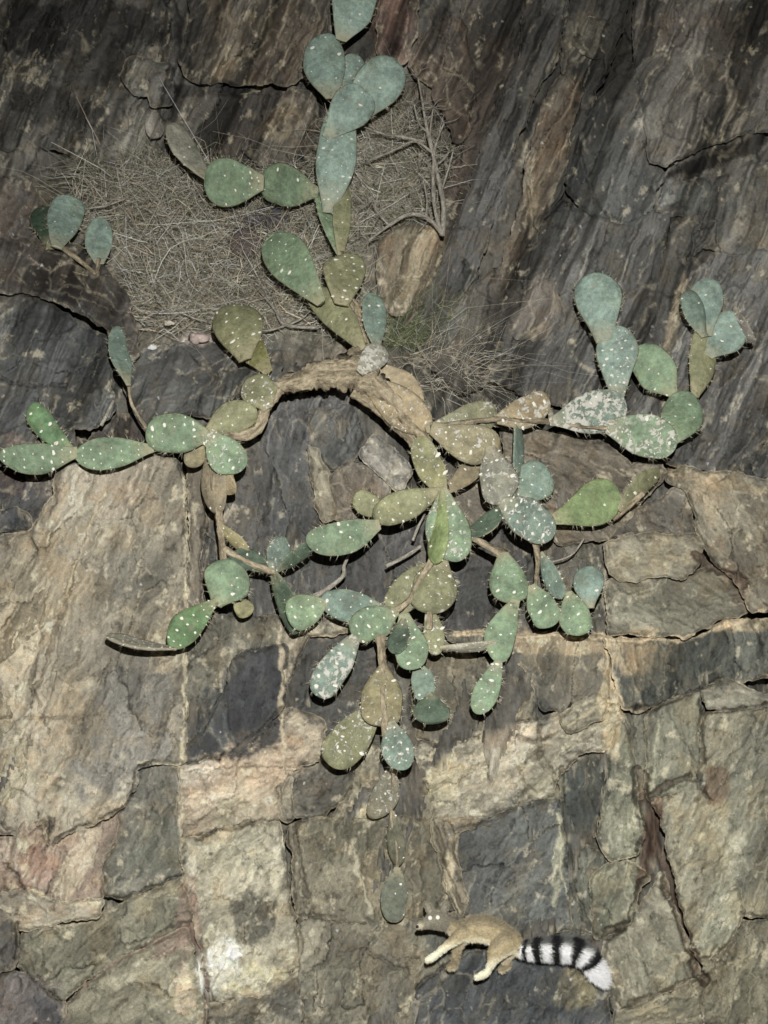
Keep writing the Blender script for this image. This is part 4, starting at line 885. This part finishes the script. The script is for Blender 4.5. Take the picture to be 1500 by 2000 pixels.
TWIGS = [
 ('forked pale twig lying across the dry grass above the thick cactus stem', [[(500,560,2.2),(535,602,2.6),(556,634,3),(620,640,3.4)], [(556,634,2.2),(540,600,1.8),(530,572,1)], [(560,636,2),(590,622,1.6),(612,600,1)], [(556,636,2.4),(520,646,2),(480,640,1.4)]], .10),
 ('thin straight pale twig in the dry grass left of the round green pad', [[(262,402,1.2),(292,412,2.2),(322,446,2.2),(350,478,1.5)]], .10),
 ('short pale twig poking right from the small blue-green prickly pear', [[(165,408,1.4),(205,402,1.8),(246,388,1.2)]], .16),
 ('curved pale twig above the pink stones on the left ledge', [[(326,632,1.6),(350,612,1.8),(380,622,1.8),(404,628,1.4)]], .12),
 ('dark broken stick slanting in the alcove below the central pads', [[(754,1106,3.4),(790,1088,4.2),(822,1066,3.6)]], .16),
 ('short pale upright stick left of the white-spotted central pad', [[(806,1056,2.8),(816,1030,3),(830,1004,2.4)]], .20),
 ('crooked pale root hanging in the alcove behind the lower pads', [[(684,1080,2.5),(672,1105,3.5),(670,1125,4),(640,1150,5),(612,1166,5)]], .16),
 ('thin pale root crossing the brown rock right of the hanging pads', [[(1076,1098,1.8),(1104,1090,2),(1124,1076,2.2),(1142,1050,1.8)]], .22),
 ('dry straw-coloured stalk below the left boulder by the thin upright pad', [[(198,832,4),(210,806,3.4),(222,782,2.5)]], .2)]
for i, (lb, ps, gp_) in enumerate(TWIGS):
    o = tube_obj('dry_twig', ps, gp_, TWIG, None, 6, .25, 400 + i); tag(o, lb, 'twig')

# loose stones lying in the dry grass
def stone(lb, u, v, ru, rv, gap, col, seed):
    n = 20; a = np.arange(n) / n * 2 * math.pi; d = float(D(u, v)) - gap; V = []; C = []
    rings = 9
    for i in range(rings + 1):
        ph = math.pi * i / rings
        for k in range(n):
            x, y, z = math.sin(ph) * math.cos(a[k]), math.sin(ph) * math.sin(a[k]), math.cos(ph)
            rr = 1 + .5 * float(facets(np.array(x * 1.6 + seed), np.array(y * 1.6 + z + seed), seed, 1.0)) + .06 * float(fbm(np.array(x * 5), np.array(y * 5 + z * 3), seed, 3))
            V.append(PW(u + ru * x * rr, v + rv * y * rr, d - z * .5 * (ru + rv) / 2 * px(d) * rr)); C.append((*(lin(col) * 1.9 * (1 + .5 * float(fbm(np.array(x * 4 + seed), np.array(y * 4), seed + 5, 4)))), 1))
    F = [(i * n + k, i * n + (k + 1) % n, (i + 1) * n + (k + 1) % n, (i + 1) * n + k) for i in range(rings) for k in range(n)]
    o = mesh_obj('loose_stone', np.array(V), np.array(F), ROCK, None, True, {'col': ('FLOAT_COLOR', np.clip(np.array(C), .01, .7))})
    tag(o, lb, 'stone')
stone('dark oval stone below the two green pads of the upper left branch', 526, 427, 46, 24, .04, (58,56,60), 3)
stone('dark brown stone half buried in grass under the dark oval stone', 482, 470, 36, 30, .03, (68,60,58), 8)
stone('pinkish white angular stone on the left ledge beside the olive pad', 386, 662, 20, 11, .12, (134,122,116), 12)
stone('small white pebble at the left end of the ledge under the dry grass', 298, 678, 9, 6, .16, (178,172,160), 16)
stone('small white pebble above the pinkish stone on the left ledge', 330, 631, 11, 5, .12, (150,144,132), 19)
stone('grey stone in the grass right of the olive round pad', 765, 480, 26, 40, .05, (98,92,86), 25)

# ------------------------------------------------------------------ ringtail
RD = float(D(960, 1850)) - .28
def rp(u, v, dz): return PW(u, v, RD + dz)
RPX = px(RD)
def chain(pts, m=5):
    Q = spline([(*rp(p[0], p[1], p[2]), p[3] * RPX) for p in pts], m); return Q
LIMBS = {
 'body': [(1010,1848,.0,14),(992,1838,.0,22),(966,1821,.0,25),(938,1813,.0,25),(915,1816,.0,22),(895,1816,-.01,16),(876,1808,-.02,12.5)],
 'head': [(864,1802,-.03,15),(852,1798,-.045,17),(838,1801,-.07,12),(825,1807,-.09,7),(817,1810,-.10,4.5)],
 'ear1': [(844,1787,-.045,7),(837,1774,-.04,8),(832,1763,-.035,4.5)], 'ear2': [(863,1788,-.02,7),(868,1774,-.015,8),(871,1763,-.01,4.5)],
 'hind': [(984,1842,-.03,23),(970,1858,-.05,17),(962,1874,-.05,10),(956,1888,-.045,6.5),(950,1899,-.05,6),(940,1905,-.06,6.5),(930,1909,-.07,5)],
 'hind2': [(994,1848,.04,19),(985,1868,.06,12),(990,1884,.07,7),(978,1894,.05,6)],
 'fore': [(902,1822,-.03,15),(884,1838,-.05,9.5),(866,1852,-.05,7),(852,1864,-.05,6),(842,1871,-.06,6.5),(834,1875,-.065,5)],
 'fore2': [(902,1828,.03,14),(892,1850,.03,9),(888,1872,.03,7),(884,1886,.01,7.5),(876,1890,.0,5)],
 'tail': [(1008,1850,.0,13),(1030,1854,-.01,16.5),(1060,1853,-.02,20),(1092,1853,-.02,22),(1122,1857,-.02,22),(1144,1869,-.02,20),(1158,1887,-.02,19),(1170,1904,-.02,16),(1180,1919,-.02,8)]}
SV_ = []; SF_ = []; QS = {}
def sph(c, r):
    o = len(SV_); nu_, nv_ = 10, 7
    for i in range(nv_ + 1):
        for k in range(nu_):
            a = 2 * math.pi * k / nu_; ph = math.pi * i / nv_
            SV_.append(c + r * np.array((math.sin(ph) * math.cos(a), math.sin(ph) * math.sin(a), math.cos(ph))))
    for i in range(nv_):
        for k in range(nu_): SF_.append((o + i * nu_ + k, o + i * nu_ + (k + 1) % nu_, o + (i + 1) * nu_ + (k + 1) % nu_, o + (i + 1) * nu_ + k))
for nm, pts in LIMBS.items():
    Q = chain(pts, 7); QS[nm] = Q
    for q in Q: sph(q[:3], q[3] * (1.0 if nm not in ('ear1', 'ear2') else .9))
tmp = mesh_obj('ringtail_source', np.array(SV_), np.array(SF_), None)
md = tmp.modifiers.new('r', 'REMESH'); md.mode = 'VOXEL'; md.voxel_size = .0042
m2 = tmp.modifiers.new('s', 'SMOOTH'); m2.factor = .5; m2.iterations = 3
dg = bpy.context.evaluated_depsgraph_get()
bme = bpy.data.meshes.new_from_object(tmp.evaluated_get(dg))
bpy.data.objects.remove(tmp)
nvt = len(bme.vertices); co = np.empty(nvt * 3, np.float32); bme.vertices.foreach_get('co', co); co = co.reshape(-1, 3).astype(float)
no = np.empty(nvt * 3, np.float32); bme.vertices.foreach_get('normal', no); no = no.reshape(-1, 3).astype(float)
names = list(QS); dist = np.stack([np.min(np.linalg.norm(co[:, None] - QS[n][None, :, :3], axis=2) / QS[n][None, :, 3], axis=1) for n in names], 1)
who = np.argmin(dist, 1)
rel = co - CAM; dep = rel @ FWD; iu = rel @ RIGHT / (T * dep) * 1000 + 750; iv = 1000 - rel @ UP / (T * dep) * 1000
upn = no @ UP
tanc, dors, crm = lin((138,127,101)), lin((92,86,73)), lin((196,188,164))
C = np.repeat(tanc[None], nvt, 0)
k = sstep(.2, .9, upn)[:, None]; C = C * (1 - .7 * k) + dors * .7 * k
k = sstep(-.1, -.8, upn)[:, None]; C = C * (1 - .8 * k) + crm * .8 * k
for n in ('hind', 'fore'):
    m = who == names.index(n); lo_ = 1878 if n == 'hind' else 1846
    k = (sstep(lo_ - 14, lo_ + 10, iv) * m)[:, None]; C = C * (1 - k) + crm * k
for n in ('fore2', 'hind2'):
    m = (who == names.index(n))[:, None]; C = np.where(m, C * .7 + .3 * dors, C)
hm = np.isin(who, [names.index('head'), names.index('ear1'), names.index('ear2')]); hk = np.maximum(hm * 1., sstep(886, 866, iu) * (iv < 1835) * (who == names.index('body')))[:, None]
C = C * (1 - hk) + lin((108,104,92)) * hk
mz = sstep(.022, .012, np.linalg.norm(co - QS['head'][-1, :3], axis=1))[:, None]; C = C * (1 - mz) + lin((150,142,124)) * mz
# rings along the tail
tq = QS['tail']; ti = np.argmin(np.linalg.norm(co[:, None] - tq[None, :, :3], axis=2), 1) / (len(tq) - 1)
tj = ti + .012 * (RNG.random(nvt) - .5)
ring = np.max(np.stack([sstep(hw_ * 1.25, hw_ * .7, np.abs(tj - c_)) for c_, hw_ in ((.065, .014), (.145, .025), (.27, .034), (.415, .039), (.585, .046))]), 0)
white = ring * (1 - .92 * sstep(.25, .75, upn)); white = np.where(tj > .725, 1 - .75 * sstep(.5, .95, upn) * (tj < .86), white)
tm = (who == names.index('tail')) & (ti > .03); tk = (tm * sstep(.0, .08, ti))[:, None]
tc = lin((22,21,22)) * (1 - white[:, None]) + lin((240,242,236)) * white[:, None]
C = C * (1 - tk) + tc * tk
C = np.clip(C * 1.75 * (1 + .12 * RNG.normal(size=(nvt, 1))), .004, .86)
rt = empty('ringtail', rp(945, 1908, 0)); tag(rt, 'tan ringtail with black and white banded bushy tail climbing the rock', 'animal')
bme.polygons.foreach_set('use_smooth', np.ones(len(bme.polygons), bool))
at = bme.attributes.new('col', 'FLOAT_COLOR', 'POINT'); at.data.foreach_set('color', np.concatenate([C, np.ones((nvt, 1))], 1).astype(np.float32).ravel())
bme.materials.clear(); bme.materials.append(FUR)
body = bpy.data.objects.new('body', bme); COL.objects.link(body); adopt(body, rt)
# fur: combed towards the tail
NF = 42000; pick = RNG.integers(0, nvt, NF); FV = np.zeros((NF, 3, 3)); comb = unit(RIGHT * 1.0 - UP * .25)
ln = np.where(who[pick] == names.index('tail'), .019, .011) * RNG.uniform(.6, 1.25, NF); ln = np.where(hm[pick], .006, ln); ln = np.where(np.isin(who[pick], [names.index('hind'), names.index('fore')]), ln * .6, ln)
dr = no[pick] * .55 + comb[None] * .75 + RNG.normal(size=(NF, 3)) * .32; dr /= np.linalg.norm(dr, axis=1)[:, None]
sd = np.cross(dr, FWD[None] + RNG.normal(size=(NF, 3)) * .3); sd /= np.linalg.norm(sd, axis=1)[:, None]
p = co[pick] + RNG.normal(size=(NF, 3)) * .0012
FV[:, 0] = p + sd * .0006; FV[:, 1] = p - sd * .0006; FV[:, 2] = p + dr * ln[:, None]
fc = np.repeat((C[pick] * RNG.uniform(.8, 1.2, (NF, 1)))[:, None], 3, 1).reshape(-1, 3)
fur = mesh_obj('fur', FV.reshape(-1, 3), np.arange(NF * 3).reshape(-1, 3), FUR, None, True, {'col': ('FLOAT_COLOR', np.concatenate([fc, np.ones((NF * 3, 1))], 1))}); adopt(fur, rt)
fur['kind'] = 'stuff'
EYE = plain('painted_eyeshine', (.95, .92, .80), .1, .03, 50, .8); NOSE = plain('dark_nose', (.02, .018, .018), .3, .1)  # eyeshine is put into the pale eye colour
def ball(name, c, r, mat):
    o = len(SV_); SV_.clear(); SF_.clear(); sph(np.array(c), r); e = mesh_obj(name, np.array(SV_), np.array(SF_), mat); adopt(e, rt)
ball('eye', rp(840, 1793, -.088), 4.6 * RPX, EYE); ball('eye', rp(855, 1792, -.080), 4.6 * RPX, EYE); ball('nose', rp(815, 1810, -.107), 3.0 * RPX, NOSE)
